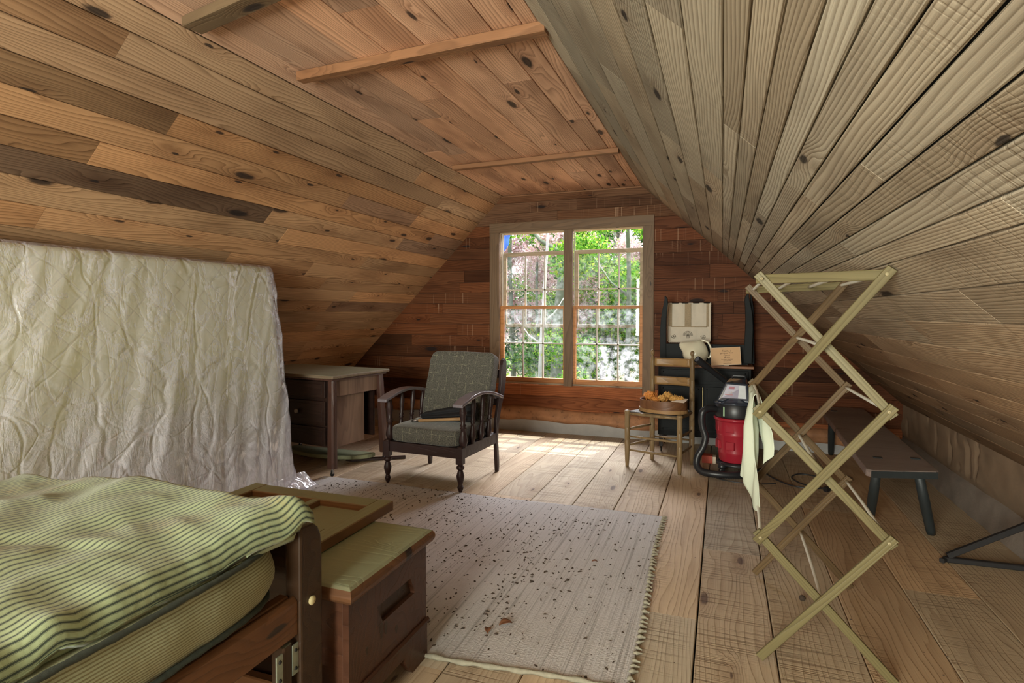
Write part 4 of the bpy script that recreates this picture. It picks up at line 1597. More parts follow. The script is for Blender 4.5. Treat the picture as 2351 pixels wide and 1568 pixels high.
for z0, z1 in ((.565, .690), (.360, .540), (.212, .345)):
    m = MB(); m.box((-.485, -.004, z0), (-.075, .014, z1)); d = m.build('drawer', W_DESK, dk, bevel=.003)
    m = MB(); m.box((-.455, -.007, z0 + .022), (-.105, -.004, z1 - .022)); m.build('drawer_bead', W_DESK, d, bevel=.002)
    if z0 == .360:
        m = MB(); m.lathe([(.006, 0), (.007, .012), (.019, .016), (.020, .024), (.012, .028)], 8, (-.345, -.007, .455), (0, -1, 0))
        m.build('knob', plain('glass_knob', (.22, .20, .16), .15, var=.4, scale=60, coat=.5), d, label='octagonal brownish glass knob')
stick('drawer_divider', (-.49, -.001, .552), (-.07, -.001, .552), .016, .010, (0, 0, 1), W_DESKR, dk, .002)
m = MB(); m.box((-.93, .50, .20), (-.05, .52, .698)); m.build('back_panel', W_DESK, dk)
m = MB(); m.box((-.95, .03, .20), (-.93, .50, .698)); m.build('side_panel', W_DESK, dk)
stick('front_apron', (-.92, .002, .65), (-.50, .002, .65), .10, .02, (0, 1, 0), W_DESK, dk, .002)

# things on the floor under the desk
M_GRN = plain('green_dusty_board', (.23, .25, .15), .7, var=.25, scale=9, bump=.2)
m = MB()
prof = []
for k in range(13):
    a = PI * k / 12
    prof.append((-3.05 + .40 * math.cos(a), 3.93 - .17 * math.sin(a)))
m.prism([(x, y) for x, y in prof] + [(-3.45, 3.98), (-2.65, 3.98)], .030, .062, 'z')
o = m.build('drop_leaf', M_GRN, bevel=.008)
tag(o, 'dusty green round-edged table leaf lying flat under the desk', 'table leaf')
for x in (-3.3, -2.85):
    m = MB(); m.box((x, 3.86, .0005), (x + .06, 3.97, .0295)); m.build('batten', W_DESK, o)
o = stick('wooden_lath', (-2.80, 3.868, .012), (-2.445, 4.105, .012), .035, .022, (0, 0, 1), W_ACH, None, .004)
o.name = 'wooden_lath'
tag(o, 'short reddish brown wooden lath on the floor between desk and armchair', 'wood strip')

# ------------------------------------------------------------------ ladder-back chair
W_LAD = wood('ladder_chair_wood', tint=(.25, .17, .085), rings=30, knots=.1, rough=.45, axis='z', patch=.5, coat=.1)
W_LADX = wood('ladder_slat_wood', tint=(.31, .18, .07), rings=26, knots=.15, rough=.42, axis='x', coat=.1)
lc = thing('ladder_back_chair', 'pale turned ladder-back side chair with two slats, right of the window', 'chair', (-.42, 4.58, 0))
FLp, FRp, BLp, BRp = (-.691, 4.494), (-.290, 4.385), (-.531, 4.765), (-.219, 4.708)


def post(p, top, back):
    m = MB()
    prof = [(.013, 0), (.017, .05), (.020, .12), (.021, .2), (.0195, .205), (.0195, .209), (.021, .213), (.021, .30), (.0198, .304), (.0198, .308), (.021, .312), (.020, .40)]
    if back:
        prof += [(.0205, .50), (.019, .504), (.019, .508), (.0205, .512), (.0195, .66), (.018, .664), (.018, .668), (.0195, .672), (.018, .80), (.016, .835), (.009, .845), (.008, .856),
                 (.013, .862), (.0165, .874), (.0165, .886), (.011, .897), (.002, .901)]
    else:
        prof += [(.021, .420), (.024, .426), (.024, .434), (.018, .440), (.002, .443)]
    m.lathe(prof, 16, (p[0], p[1], 0))
    return m.build('back_post' if back else 'front_leg', W_LAD, lc, world=True)


post(FLp, .44, False); post(FRp, .44, False); post(BLp, .9, True); post(BRp, .9, True)


def between(a, b_, t): return (a[0] + (b_[0] - a[0]) * t, a[1] + (b_[1] - a[1]) * t)


def rung(a, b_, z, r=.0095, z2=None):
    p, q = Vector((a[0], a[1], z)), Vector((b_[0], b_[1], z2 or z))
    d = (q - p)
    L = d.length
    m = MB(); m.lathe([(r * .7, .012), (r, L * .3), (r * 1.15, L * .5), (r, L * .7), (r * .7, L - .012)], 10, p, d)
    m.build('rung', W_LAD, lc, world=True)


rung(FLp, FRp, .238); rung(FLp, FRp, .132); rung(FLp, BLp, .292); rung(FLp, BLp, .165); rung(FRp, BRp, .275); rung(FRp, BRp, .150); rung(BLp, BRp, .195)
for z0, z1 in ((.772, .834), (.620, .686)):
    m = MB()

    def fn(u, v):
        p = between(BLp, BRp, .055 + .89 * u)
        bow = .018 * math.sin(PI * u)
        nx, ny = .18, .98
        return (p[0] + nx * bow, p[1] + ny * bow, z0 + (z1 - z0) * v)
    m.grid(14, 5, fn)
    o = m.build('back_slat', W_LADX, lc, world=True)
    mo = o.modifiers.new('thick', 'SOLIDIFY'); mo.thickness = .010; mo.offset = 0
# woven seat
m = MB()
cn = [FLp, FRp, BRp, BLp]


def seatpt(u, v):
    a = between(FLp, FRp, u); b_ = between(BLp, BRp, u)
    p = between(a, b_, v)
    return (p[0], p[1], .432 - .010 * math.sin(PI * u) * math.sin(PI * v))


m.grid(26, 22, seatpt)
o = m.build('woven_seat', plain('dark_rush_seat', (.075, .062, .05), .6, var=.5, scale=60, bump=.7, bscale=90), lc, world=True)
mo = o.modifiers.new('thick', 'SOLIDIFY'); mo.thickness = .022; mo.offset = -1
for a, b_ in ((FLp, FRp), (FRp, BRp), (BRp, BLp), (BLp, FLp)):
    rung(a, b_, .416, .0125)

# bentwood box on the seat, with dried flowers and a paper tag
W_BENT = wood('bentwood', tint=(.19, .085, .038), rings=10, knots=0, rough=.4, coat=.2, patch=.6)
W_BENTR = wood('bentwood_rim', tint=(.36, .21, .09), rings=16, knots=.1, rough=.45)
BXC = Vector((-.425, 4.555, 0))
bw = thing('bentwood_box', 'round brown bentwood box standing on the ladder-back chair seat', 'box', (BXC.x, BXC.y, .437))
rx, ry = .183, .132
a15 = R(-14)


def ell(r_in, r_out, z0, z1, name, mat, zbottom=True):
    m = MB()
    N = 56
    vs = []
    for (k, z) in ((r_out, z0), (r_out, z1), (r_in, z1), (r_in, z0)):
        for i in range(N):
            a = 2 * PI * i / N
            x, y = math.cos(a) * (rx + k), math.sin(a) * (ry + k)
            vs.append((x * math.cos(a15) - y * math.sin(a15), x * math.sin(a15) + y * math.cos(a15), z))
    fs = [(q * N + i, q * N + (i + 1) % N, ((q + 1) % 4) * N + (i + 1) % N, ((q + 1) % 4) * N + i) for q in range(4) for i in range(N)]
    m.add(vs, fs, False)
    m.sm = [True] * len(m.sm)
    o = m.build(name, mat, bw)
    mo = o.modifiers.new('es', 'EDGE_SPLIT'); mo.split_angle = R(40)
    return o


ell(-.006, 0, .004, .092, 'box_wall', W_BENT)
ell(0.0005, .006, .0, .026, 'lower_band', W_BENTR)
m = MB(); N = 56
m.add([((math.cos(2 * PI * i / N) * (rx - .004)) * math.cos(a15) - (math.sin(2 * PI * i / N) * (ry - .004)) * math.sin(a15),
        (math.cos(2 * PI * i / N) * (rx - .004)) * math.sin(a15) + (math.sin(2 * PI * i / N) * (ry - .004)) * math.cos(a15), z) for z in (.002, .010) for i in range(N)],
      [tuple(range(N))[::-1], tuple(range(N, 2 * N))] + [(i, (i + 1) % N, N + (i + 1) % N, N + i) for i in range(N)])
m.build('box_bottom', W_BENT, bw)
m = MB(); m.box((-.10, -.085, .060), (.12, .075, .070), Matrix.Rotation(a15, 4, 'Z'))
M_FLW = plain('dried_orange_petals', (.60, .24, .05), .8, var=.35, scale=50)
M_FLW2 = plain('dried_tan_petals', (.62, .34, .09), .8, var=.35, scale=50)
rr = random.Random(3)


def flower(loc, r, mat, label, flat=.75):
    m = MB()
    for i in range(170):
        d = Vector((rr.gauss(0, 1), rr.gauss(0, 1), rr.gauss(0, 1) * .9 + .3)).normalized()
        p = Vector((d.x * r, d.y * r * .85, d.z * r * flat)) * rr.uniform(.75, 1.0)
        s = r * rr.uniform(.2, .42)
        t = d.cross(Vector((rr.random(), rr.random(), rr.random()))).normalized()
        q = d.cross(t)
        tip = p + d * s * rr.uniform(.4, 1.2) + t * s * .3
        m.add([p - t * s * .5, p + q * s * .4, tip, p - q * s * .4 + d * s * .3], [(0, 1, 2, 3)])
    o = MB(); o.lathe([(.001, -r * flat * .8), (r * .6, -r * flat * .5), (r * .75, 0), (r * .55, r * flat * .55), (.001, r * flat * .75)], 10, cap=False)
    m.add(o.v, o.f, True)
    ob = m.build('flower_head', mat, None)
    ob.location = loc
    tag(ob, label, 'dried flower', 'dried flower heads in the bentwood box')
    m = MB(); m.tube([(0, 0, -r * flat * .6), (.004, .004, -.045)], .0025, 6); m.build('stalk', M_FLW2, ob)
    return ob


zf = .437
flower((-.520, 4.535, zf + .115), .046, M_FLW, 'biggest deep orange dried flower head, leftmost in the box')
flower((-.478, 4.500, zf + .092), .030, M_FLW, 'small deep orange dried flower head just right of the biggest')
flower((-.425, 4.505, zf + .105), .034, M_FLW2, 'tan dried flower head in the middle of the box, front')
flower((-.392, 4.545, zf + .122), .036, M_FLW2, 'tallest tan dried flower head in the box middle')
flower((-.340, 4.52, zf + .105), .033, M_FLW2, 'pale orange dried flower head right of the box middle')
flower((-.295, 4.49, zf + .104), .030, M_FLW2, 'rightmost dried flower head beside the chair post')
M_PAPER = plain('cream_paper', (.60, .48, .36), .8, var=.06)
m = MB(); m.add([(-.36, 4.435, zf + .097), (-.262, 4.405, zf + .096), (-.235, 4.47, zf + .116), (-.262, 4.50, zf + .112), (-.36, 4.435, zf + .0955), (-.262, 4.405, zf + .0945), (-.235, 4.47, zf + .1145), (-.262, 4.50, zf + .1105)],
               [(0, 1, 2, 3), (7, 6, 5, 4), (0, 4, 5, 1), (1, 5, 6, 2), (2, 6, 7, 3), (3, 7, 4, 0)])
tag(m.build('paper_tag', M_PAPER), 'folded cream paper resting on the front rim of the bentwood box', 'paper')

# ------------------------------------------------------------------ black dresser without its mirror
M_BLK = plain('worn_black_paint', (.009, .010, .011), .5, var=.3, scale=14, bump=.12, spec=.1, wear=((.03, .027, .024), .3))
M_BLK2 = plain('grey_black_paint', (.012, .0145, .0155), .6, var=.3, scale=10, spec=.15)
W_DTOP = wood('dresser_top_wood', tint=(.26, .12, .06), rings=20, knots=.1, rough=.5)
dsr = thing('dresser', 'black painted dresser with two tall mirror posts, behind the ladder-back chair', 'dresser', (-.13, 5.25, 0))
DX0_, DX1_, DF, DB = -.515, .225, 5.055, 5.435
m = MB(); m.box((DX0_, DF, .150), (DX1_, DB, .738)); m.build('case', M_BLK, dsr, world=True, bevel=.003)
m = MB(); m.box((DX0_ - .02, DF - .022, .739), (DX1_ + .02, DB, .760)); m.build('dresser_top', W_DTOP, dsr, world=True, bevel=.004)
for (a, b_, z0, z1) in ((DX0_ + .02, DX1_ - .02, .60, .72), (DX0_ + .02, -.16, .19, .58), (-.14, DX1_ - .02, .19, .58)):
    m = MB(); m.box((a, DF - .014, z0), (b_, DF - .0005, z1)); d = m.build('drawer' if z0 == .6 else 'door', M_BLK, dsr, world=True, bevel=.002)
    m = MB()
    for (p, q, r_, s_) in ((a + .02, b_ - .02, z0 + .018, z0 + .026), (a + .02, b_ - .02, z1 - .026, z1 - .018), (a + .02, a + .028, z0 + .018, z1 - .018), (b_ - .028, b_ - .02, z0 + .018, z1 - .018)):
        m.box((p, DF - .019, r_), (q, DF - .013, s_))
    m.build('bead', M_BLK2, d, world=True)
stick('brass_strip', (-.150, DF - .016, .20), (-.150, DF - .016, .575), .005, .004, (0, -1, 0), plain('old_brass', (.45, .36, .18), .4, .8), dsr, .001)
for x in (DX0_ + .025, DX1_ - .025):
    for y in (DF + .02, DB - .03):
        m = MB(); m.prism([(-.016, -.016), (.016, -.016), (.016, .016), (-.016, .016)], .05, .152, 'z', Matrix.Translation((x, y, 0)))
        lg = m.build('leg', W_DESK, dsr, world=True, bevel=.002)
        m = MB(); m.tube([(x, y, .055), (x, y, .03)], .007, 8); m.lathe([(.006, -.005), (.0155, -.004), (.0155, .004), (.006, .005)], 12, (x, y, .0160), (1, 0, 0))
        m.build('caster', M_VOID, lg, world=True)
# back board and curved mirror posts
m = MB(); m.box((DX0_ + .03, 5.20, .760), (DX1_ - .02, 5.222, .928)); m.build('back_board', M_BLK2, dsr, world=True, bevel=.002)
pl = [(.760, 0, .048), (.90, -.002, .046), (1.05, -.004, .044), (1.15, -.002, .040), (1.23, .004, .034), (1.29, .010, .026), (1.325, .006, .018), (1.345, -.008, .006)]
for side in (0, 1):
    poly_l, poly_r = [], []
    for z, dx, w in pl:
        if side == 0:
            x = -.487 + dx + .02
            poly_l.append((x - w, z)); poly_r.append((x + .006, z))
        else:
            x = .175 - dx + (z - .76) * .03
            w2 = w * 1.25
            poly_l.append((x - .006, z + .012)); poly_r.append((x + w2, z + .012))
    poly = poly_l + poly_r[::-1]
    poly = poly[::-1]
    m = MB(); m.prism(poly, 5.195, 5.195 + (.035 if side == 0 else .05), 'y')
    m.build('mirror_post', M_BLK2, dsr, world=True, bevel=.004)
m = MB(); m.prism([(.226, .76), (.262, .76), (.250, 1.24), (.232, 1.36), (.222, 1.36)][::-1], 5.30, 5.34, 'y'); m.build('post_shadow', M_BLK, dsr, world=True, bevel=.003)  # black strip added for the shadow beside the right post

# pitcher
M_CREAM = plain('cream_glaze', (.72, .68, .52), .22, var=.06, scale=4, coat=.6)
pt = thing('pitcher', 'round cream stoneware pitcher with curved handle, on the black dresser', 'pitcher', (-.213, 5.115, .7605))
m = MB()
N = 40
prof = [(.048, 0), (.060, .006), (.088, .035), (.104, .072), (.106, .100), (.099, .130), (.084, .158), (.064, .180), (.040, .198)]
prof_in = [(.036, .198), (.060, .176), (.078, .152), (.090, .126), (.096, .100), (.094, .072), (.080, .04), (.05, .014), (.001, .012)]
vs = []
for r, z in prof + prof_in:
    for i in range(N):
        a = 2 * PI * i / N
        k = max(0, -math.cos(a)) ** 7
        sp = max(0, (z - .105) / .08)
        x = math.cos(a) * r - k * max(0, sp) * .075
        y = math.sin(a) * r * (1 - .1 * sp)
        zz = z - sp * .012 * k * (1 if r > .03 else 0) + sp * .0 + (.012 * sp * max(0, math.cos(a)))
        vs.append((x, y, zz))
fs = [tuple(range(N))[::-1]]
n_ = len(prof + prof_in)
for k in range(n_ - 1):
    for i in range(N):
        fs.append((k * N + i, k * N + (i + 1) % N, (k + 1) * N + (i + 1) % N, (k + 1) * N + i))
m.add(vs, fs, True)
m.build('body', M_CREAM, pt)
hp = [(.035, 0, .196), (.065, 0, .205), (.098, 0, .192), (.120, 0, .155), (.128, 0, .110), (.120, 0, .070), (.102, 0, .055)]
m = MB(); m.tube(hp, [.009, .0085, .008, .008, .008, .009, .010], 12)
m.build('handle', M_CREAM, pt)

# framed card leaning on the dresser top
M_CARD = plain('orange_tan_card', (.58, .35, .17), .35, var=.12, scale=6, coat=.2)
M_INK = plain('brown_ink', (.045, .018, .012), .7)
cd = thing('greeting_card', 'orange-tan lettered card in a thin frame propped on the dresser top', 'card', (.03, 5.05, .761))
CM = Matrix.Translation((.035, 5.045, .7615)) @ Matrix.Rotation(R(-4), 4, 'Y') @ Matrix.Rotation(R(-14), 4, 'X')


def cardbox(x0, x1, y0, y1, z0, z1, name, mat, par, shear=.0):
    m = MB()
    vs = [(x0, y0, z0), (x1, y0, z0), (x1, y1, z0), (x0, y1, z0), (x0, y0, z1), (x1, y0, z1), (x1, y1, z1), (x0, y1, z1)]
    vs = [CM @ Vector(v) for v in vs]
    m.add(vs, [(0, 3, 2, 1), (4, 5, 6, 7), (0, 1, 5, 4), (1, 2, 6, 5), (2, 3, 7, 6), (3, 0, 4, 7)])
    return m.build(name, mat, par, world=True)


cardbox(-.116, .112, 0, .004, .009, .152, 'card', M_CARD, cd)
for a in ((-.119, .115, .152, .155), (-.119, .115, .006, .009), (-.119, -.116, .009, .152), (.112, .115, .009, .152)):
    cardbox(a[0], a[1], -.001, .005, a[2], a[3], 'frame_strip', M_PAPER, cd)


def text(s, loc, size, mat, parent, M, name='lettering', shear=.25, ext=.0002, bold=.0):
    c = bpy.data.curves.new(name, 'FONT')
    c.body = s
    c.size = size
    c.shear = shear
    c.align_x = 'CENTER'
    c.extrude = ext
    c.offset = bold
    c.resolution_u = 2
    t = bpy.data.objects.new(name, c)
    COL.objects.link(t)
    dg = bpy.context.evaluated_depsgraph_get()
    me = bpy.data.meshes.new_from_object(t.evaluated_get(dg))
    bpy.data.objects.remove(t)
    me.materials.clear(); me.materials.append(mat)
    o = bpy.data.objects.new(name, me)
    link(o, parent)
    W = M @ Matrix.Translation(loc) @ Matrix.Rotation(R(90), 4, 'X')
    W = wm(parent).inverted() @ W
    o.location = W.to_translation(); o.rotation_euler = W.to_euler()
    return o


for s, z, sz in (('Frann,  a', .119, .021), ('gardener from', .102, .017), ('Pinsons', .085, .017), ('Army', .066, .021), ('Sara, Jean, Rosemary', .050, .011), ("\u00b7 and I sat down \u00b7", .038, .010), ('Magnolia House', .018, .010)):
    text(s, (.008, -.0015, z), sz, M_INK, cd, CM)
cardbox(-.02, .02, .03, .034, .0, .10, 'easel_back', M_PAPER, cd)

# towel hanging on the wall above the pitcher
M_TOW = plain('cream_linen', (.60, .53, .43), .9, var=.08, scale=20, bump=.3, bscale=200)
M_LACE = plain('tan_lace', (.40, .31, .20), .9, var=.4, scale=160, bump=.8)
M_STITCH = plain('grey_stitching', (.17, .15, .12), .9, var=.3)
tw = thing('hand_towel', 'cream embroidered hand towel with lace borders hanging between the dresser posts', 'towel', (-.285, 5.36, .92))
TWY = 5.385
TX0, TX1, TZ0, TZ1 = -.468, -.098, .935, 1.290


def towfold(x, z):
    k = max(0, (z - 1.08) / .2)
    return TWY - .006 * math.sin(x * 70 + z * 6) * k - .004 * noise.noise(Vector((x * 18, z * 6, 1)))


m = MB()


def tfn(u, v):
    z = TZ0 + (TZ1 - TZ0) * v
    x = TX0 + (TX1 - TX0) * u
    if v < .06: x += (.5 - u) * (.06 - v) * .6
    return (x, towfold(x, z), z)


m.grid(60, 44, tfn)
o = m.build('linen', M_TOW, tw, world=True)
mo = o.modifiers.new('thick', 'SOLIDIFY'); mo.thickness = .003
for (xa, xb, za, zb) in ((TX0 + .008, TX0 + .040, 1.075, 1.285), (-.318, -.262, 1.075, 1.285), (TX1 - .036, TX1 - .016, 1.075, 1.285), (TX0 + .03, TX1 - .03, 1.070, 1.078)):
    m = MB(); m.grid(10, 20, lambda u, v: (xa + (xb - xa) * u, towfold(xa + (xb - xa) * u, za + (zb - za) * v) - .0035, za + (zb - za) * v))
    o = m.build('lace_band', M_LACE, tw, world=True); mo = o.modifiers.new('thick', 'SOLIDIFY'); mo.thickness = .001
# scalloped edge
m = MB()
per = [(TX0, TZ0 + .02 + (TZ1 - TZ0 - .02) * i / 42) for i in range(43)][::-1] + [(TX0 + .01 + (TX1 - TX0 - .02) * i / 44, TZ0) for i in range(45)] + [(TX1, TZ0 + .02 + (TZ1 - TZ0 - .02) * i / 42) for i in range(43)]
pts = [(x, towfold(x, z) - .001, z + 0) for x, z in per]
m.tube(pts, [.0035 if i % 2 else .0062 for i in range(len(pts))], 6)
m.build('picot_edge', M_TOW, tw, world=True)


def stitch(x, z, pts, name):
    m = MB()
    for line in pts:
        m.tube([(x + a, TWY - .0085, z + b_) for a, b_ in line], .0013, 5)
    return m.build(name, M_STITCH, tw, world=True, kind='stuff')


bk = [[(-.014, .0), (.014, .0), (.012, .022), (-.012, .022), (-.014, 0)], [(-.012, .008), (.013, .008)], [(-.012, .015), (.012, .015)]]
for k in range(9):
    a = PI * k / 8
    cx_, cz_ = .034 * math.cos(a), .028 + .030 * math.sin(a)
    bk.append([(cx_ + .007 * math.cos(t * 1.05), cz_ + .007 * math.sin(t * 1.05)) for t in range(7)])
    bk.append([(0, .022), (cx_ * .8, cz_ * .8)])
stitch(-.290, .972, bk, 'embroidered_basket')
for x in (-.415, -.160):
    s_ = [[(.010 * math.cos(t * .9) + dx, .010 * math.sin(t * .9) + dz) for t in range(8)] for dx, dz in ((-.008, 0), (.008, .006), (0, -.010))] + [[(-.012, -.014), (-.022, .004)], [(.012, .012), (.020, -.006)]]
    stitch(x, .985, s_, 'embroidered_sprig')
m = MB(); m.tube([(TX0 - .004, TWY + .001, TZ1 - .002), (TX1 + .004, TWY + .001, TZ1 - .002)], .004, 8); m.build('hanging_rod', M_BLK2, tw, world=True)

# ------------------------------------------------------------------ shop vacuum
M_RED = plain('red_plastic', (.34, .016, .032), .30, var=.08, scale=6, coat=.3)
M_BPL = plain('black_plastic', (.018, .019, .022), .38, var=.2, scale=20)
M_BPLG = plain('glossy_black_plastic', (.030, .040, .060), .22, var=.2, scale=20, coat=.6)
VX, VY = .100, 4.62
vc = thing('shop_vacuum', 'red and black wet-dry vacuum with a thick ribbed black hose, beside the dresser', 'vacuum cleaner', (VX, VY, 0))
m = MB()
m.lathe([(.112, .085), (.116, .095), (.124, .15), (.126, .158), (.124, .166), (.136, .285), (.139, .292), (.137, .300), (.146, .392), (.155, .398), (.158, .410), (.155, .418), (.146, .420)], 44)
for a in (2.6, 3.5, 4.4, 5.3):
    for zz in (.185, .315):
        q = Matrix.Rotation(a, 4, 'Z')
        m.prism([(.115, -.035), (.142, -.030), (.142, .030), (.115, .035)][::1], zz, zz + .060, 'z', q)
m.build('tank', M_RED, vc, bevel=.004)
m = MB(); m.lathe([(.148, .421), (.150, .430), (.150, .520), (.144, .526)], 40); m.build('lid_ring', M_BPL, vc)
m = MB(); m.lathe([(.160, .522), (.166, .527), (.160, .534), (.13, .542), (.11, .560)], 40); m.build('lid_flange', M_BPLG, vc)
# motor housing: sloping front with the label, wider at its foot
hv = [(-.140, -.085, .540), (.095, -.115, .540), (.095, .10, .540), (-.10, .10, .540), (-.075, -.060, .680), (.080, -.068, .672), (.080, .07, .700), (-.045, .07, .700)]
m = MB(); m.add(hv, [(0, 3, 2, 1), (4, 5, 6, 7), (0, 1, 5, 4), (1, 2, 6, 5), (2, 3, 7, 6), (3, 0, 4, 7)])
hd = m.build('motor_housing', M_BPLG, vc, bevel=.012, segs=3)
m = MB(); m.tube([(-.03, .0, .705), (-.02, 0, .725), (.06, 0, .725), (.07, 0, .705)], .010, 10); m.build('carry_handle', M_BPL, vc)
# label panel on the front slope
A, B, C_, D_ = Vector(hv[0]), Vector(hv[1]), Vector(hv[5]), Vector(hv[4])


def onface(u, v, off):
    p = (A.lerp(B, u)).lerp(D_.lerp(C_, u), v)
    n = (B - A).cross(D_ - A).normalized()
    return p + n * off


def facequad(name, mat, u0, u1, v0, v1, off, parent, label=None):
    m = MB()
    vs = [onface(u, v, o_) for o_ in (off, off + .0012) for u, v in ((u0, v0), (u1, v0), (u1, v1), (u0, v1))]
    m.add(vs, [(0, 3, 2, 1), (4, 5, 6, 7), (0, 1, 5, 4), (1, 2, 6, 5), (2, 3, 7, 6), (3, 0, 4, 7)])
    return m.build(name, mat, parent, label=label)


lb = facequad('label_sticker', plain('lilac_label', (.34, .32, .42), .3, var=.2, scale=30, coat=.5), .14, .90, .20, .90, .001, vc, 'glossy lilac and white sticker')
facequad('label_side', plain('white_label', (.62, .66, .70), .3, var=.1, scale=30, coat=.5), .64, .89, .21, .89, .0024, lb)
facequad('label_emblem', plain('dusky_red_print', (.34, .10, .15), .4), .24, .46, .66, .80, .0024, lb)
facequad('label_band', plain('dusky_red_band', (.38, .17, .20), .4), .19, .45, .34, .40, .0024, lb)
nn = (B - A).cross(D_ - A).normalized()
ux = (B - A).normalized()
uy = nn.cross(ux)
FM = Matrix((ux, uy, nn)).transposed().to_4x4()


def ftext(s, u, v, size, mat):
    c = bpy.data.curves.new('lettering', 'FONT'); c.body = s; c.size = size; c.align_x = 'CENTER'; c.extrude = .0002; c.resolution_u = 2
    t = bpy.data.objects.new('lettering', c); COL.objects.link(t)
    me = bpy.data.meshes.new_from_object(t.evaluated_get(bpy.context.evaluated_depsgraph_get()))
    bpy.data.objects.remove(t); me.materials.clear(); me.materials.append(mat)
    o = bpy.data.objects.new('lettering', me); link(o, lb)
    W = FM.copy(); W.translation = onface(u, v, .0028)
    o.location = W.to_translation(); o.rotation_euler = W.to_euler()


ftext('6.0', .36, .44, .022, M_PAPER)
facequad('label_stripe', plain('green_strip', (.40, .55, .38), .4), .0, .01, .0, .01, 0, vc) if False else None
m = MB()
a = R(236)
m.box((.150, -.005, .435), (.1525, .006, .505), Matrix.Rotation(a, 4, 'Z')); m.build('green_strip', plain('pale_green_strip', (.42, .62, .40), .4), vc, label='narrow pale green strip')
# dolly base and casters
m = MB(); m.lathe([(.10, .055), (.135, .060), (.14, .072), (.118, .084)], 36); m.build('base', M_BPL, vc)
for k in range(4):
    a = R(45 + 90 * k)
    x, y = math.cos(a) * .135, math.sin(a) * .135
    m = MB(); m.lathe([(.028, .045), (.030, .052), (.026, .072), (.010, .080)], 16, (x, y, 0)); cs = m.build('caster', M_BPL, vc)
    m = MB(); m.lathe([(.010, -.011), (.0215, -.010), (.0215, .010), (.010, .011)], 16, (x, y, .0218), Vector((math.cos(a + 1), math.sin(a + 1), 0))); m.build('caster_wheel', M_BPL, cs)


def ribbed(pts, r, name, parent, n=220, amp=.08):
    """smooth path through points with close ribs"""
    P = [Vector(p) for p in pts]
    out, rad = [], []
    for i in range(n):
        t = i / (n - 1) * (len(P) - 1)
        k = min(int(t), len(P) - 2); f = t - k
        p0, p1, p2, p3 = P[max(k - 1, 0)], P[k], P[k + 1], P[min(k + 2, len(P) - 1)]
        out.append(.5 * ((2 * p1) + (-p0 + p2) * f + (2 * p0 - 5 * p1 + 4 * p2 - p3) * f * f + (-p0 + 3 * p1 - 3 * p2 + p3) * f ** 3))
        rad.append(r * (1 + amp * (1 if i % 2 else -1)))
    m = MB(); m.tube(out, rad, 12)
    return m.build(name, M_BPL, parent, world=True)


ribbed([(-.040, 4.565, .475), (-.085, 4.53, .482), (-.128, 4.50, .465), (-.140, 4.495, .41), (-.132, 4.495, .34), (-.112, 4.49, .27), (-.128, 4.475, .20), (-.165, 4.46, .13),
        (-.170, 4.44, .070), (-.135, 4.41, .034), (-.07, 4.385, .030), (.01, 4.38, .030), (.09, 4.40, .030), (.16, 4.45, .030), (.24, 4.50, .030), (.28, 4.58, .030)], .025, 'hose', vc)
m = MB(); m.tube([(VX - .12, VY - .04, .475), (-.045, 4.568, .476)], [.030, .028], 14); m.build('hose_port', M_BPL, vc, world=True)
wd = thing('vacuum_wand', 'straight black plastic vacuum wand leaning diagonally in front of the dresser', 'wand', (.05, 4.7, 0))
m = MB()
p0, p1 = Vector((-.180, 4.60, .845)), Vector((.085, 4.80, .615))
m.tube([p0, p0.lerp(p1, .28), p0.lerp(p1, .3), p1], [.0265, .0265, .022, .021], 18, cap=False)
m.tube([p0 + (p1 - p0) * .001, p0.lerp(p1, .25)], [.020, .020], 14)
m.build('wand_tube', M_BPL, wd, world=True)
m = MB(); m.tube([p1, Vector((.16, 4.87, .50)), Vector((.22, 4.93, .30)), Vector((.25, 4.965, .05))], [.021, .021, .021, .024], 14)
m.build('wand_tail', M_BPL, wd, world=True)

# flat round dark tray lying under the vacuum, small red box behind it
m = MB(); m.lathe([(.205, .0005), (.222, .003), (.226, .010), (.222, .013), (.214, .011), (.20, .009)], 60, (.165, 4.565, 0), sy=.95, cap=True)
# kept thin so that the hose and casters rest over it
rb = thing('small_box', 'little red and white carton on the floor behind the vacuum hose', 'box', (-.09, 4.86, 0))
m = MB(); m.box((-.145, 4.80, .0005), (-.065, 4.88, .060)); m.build('red_carton', plain('dull_red_card', (.42, .06, .03), .6, var=.2), rb, world=True, bevel=.002)
m = MB(); m.box((-.064, 4.80, .0005), (-.040, 4.87, .055)); m.build('white_flap', M_PAPER, rb, world=True, bevel=.001)
# ------------------------------------------------------------------ folding clothes rack
W_RACK = wood('rack_pine', tint=(.15, .124, .054), rings=90, knots=.03, rough=.5, grain=.6)
W_RACKB = wood('rack_pine_back', tint=(.125, .078, .034), rings=90, knots=.03, rough=.5, grain=.6)
M_DOWEL = plain('white_painted_dowel', (.74, .74, .66), .45, var=.06, scale=12)
rk = thing('drying_rack', 'tall accordion-folding pine clothes rack with white dowels, standing on the right', 'clothes rack', (.33, 2.45, 0))
Fn = {'L0': (.130, 2.130, .014), 'L1': (.128, 2.110, .437), 'L2': (.122, 2.080, .870), 'L3': (.121, 2.040, 1.311),
      'R0': (.526, 2.112, .014), 'R1': (.491, 2.060, .487), 'R2': (.467, 1.980, .906), 'R3': (.429, 1.860, 1.307)}
Bn = {'L0': (.146, 2.815, .014), 'L1': (.139, 2.780, .443), 'L2': (.133, 2.740, .884), 'L3': (.116, 2.700, 1.300),
      'R0': (.529, 2.790, .014), 'R1': (.497, 2.760, .487), 'R2': (.477, 2.680, .894), 'R3': (.439, 2.530, 1.306)}


M_RIVET = plain('worn_rivet', (.33, .28, .16), .5)


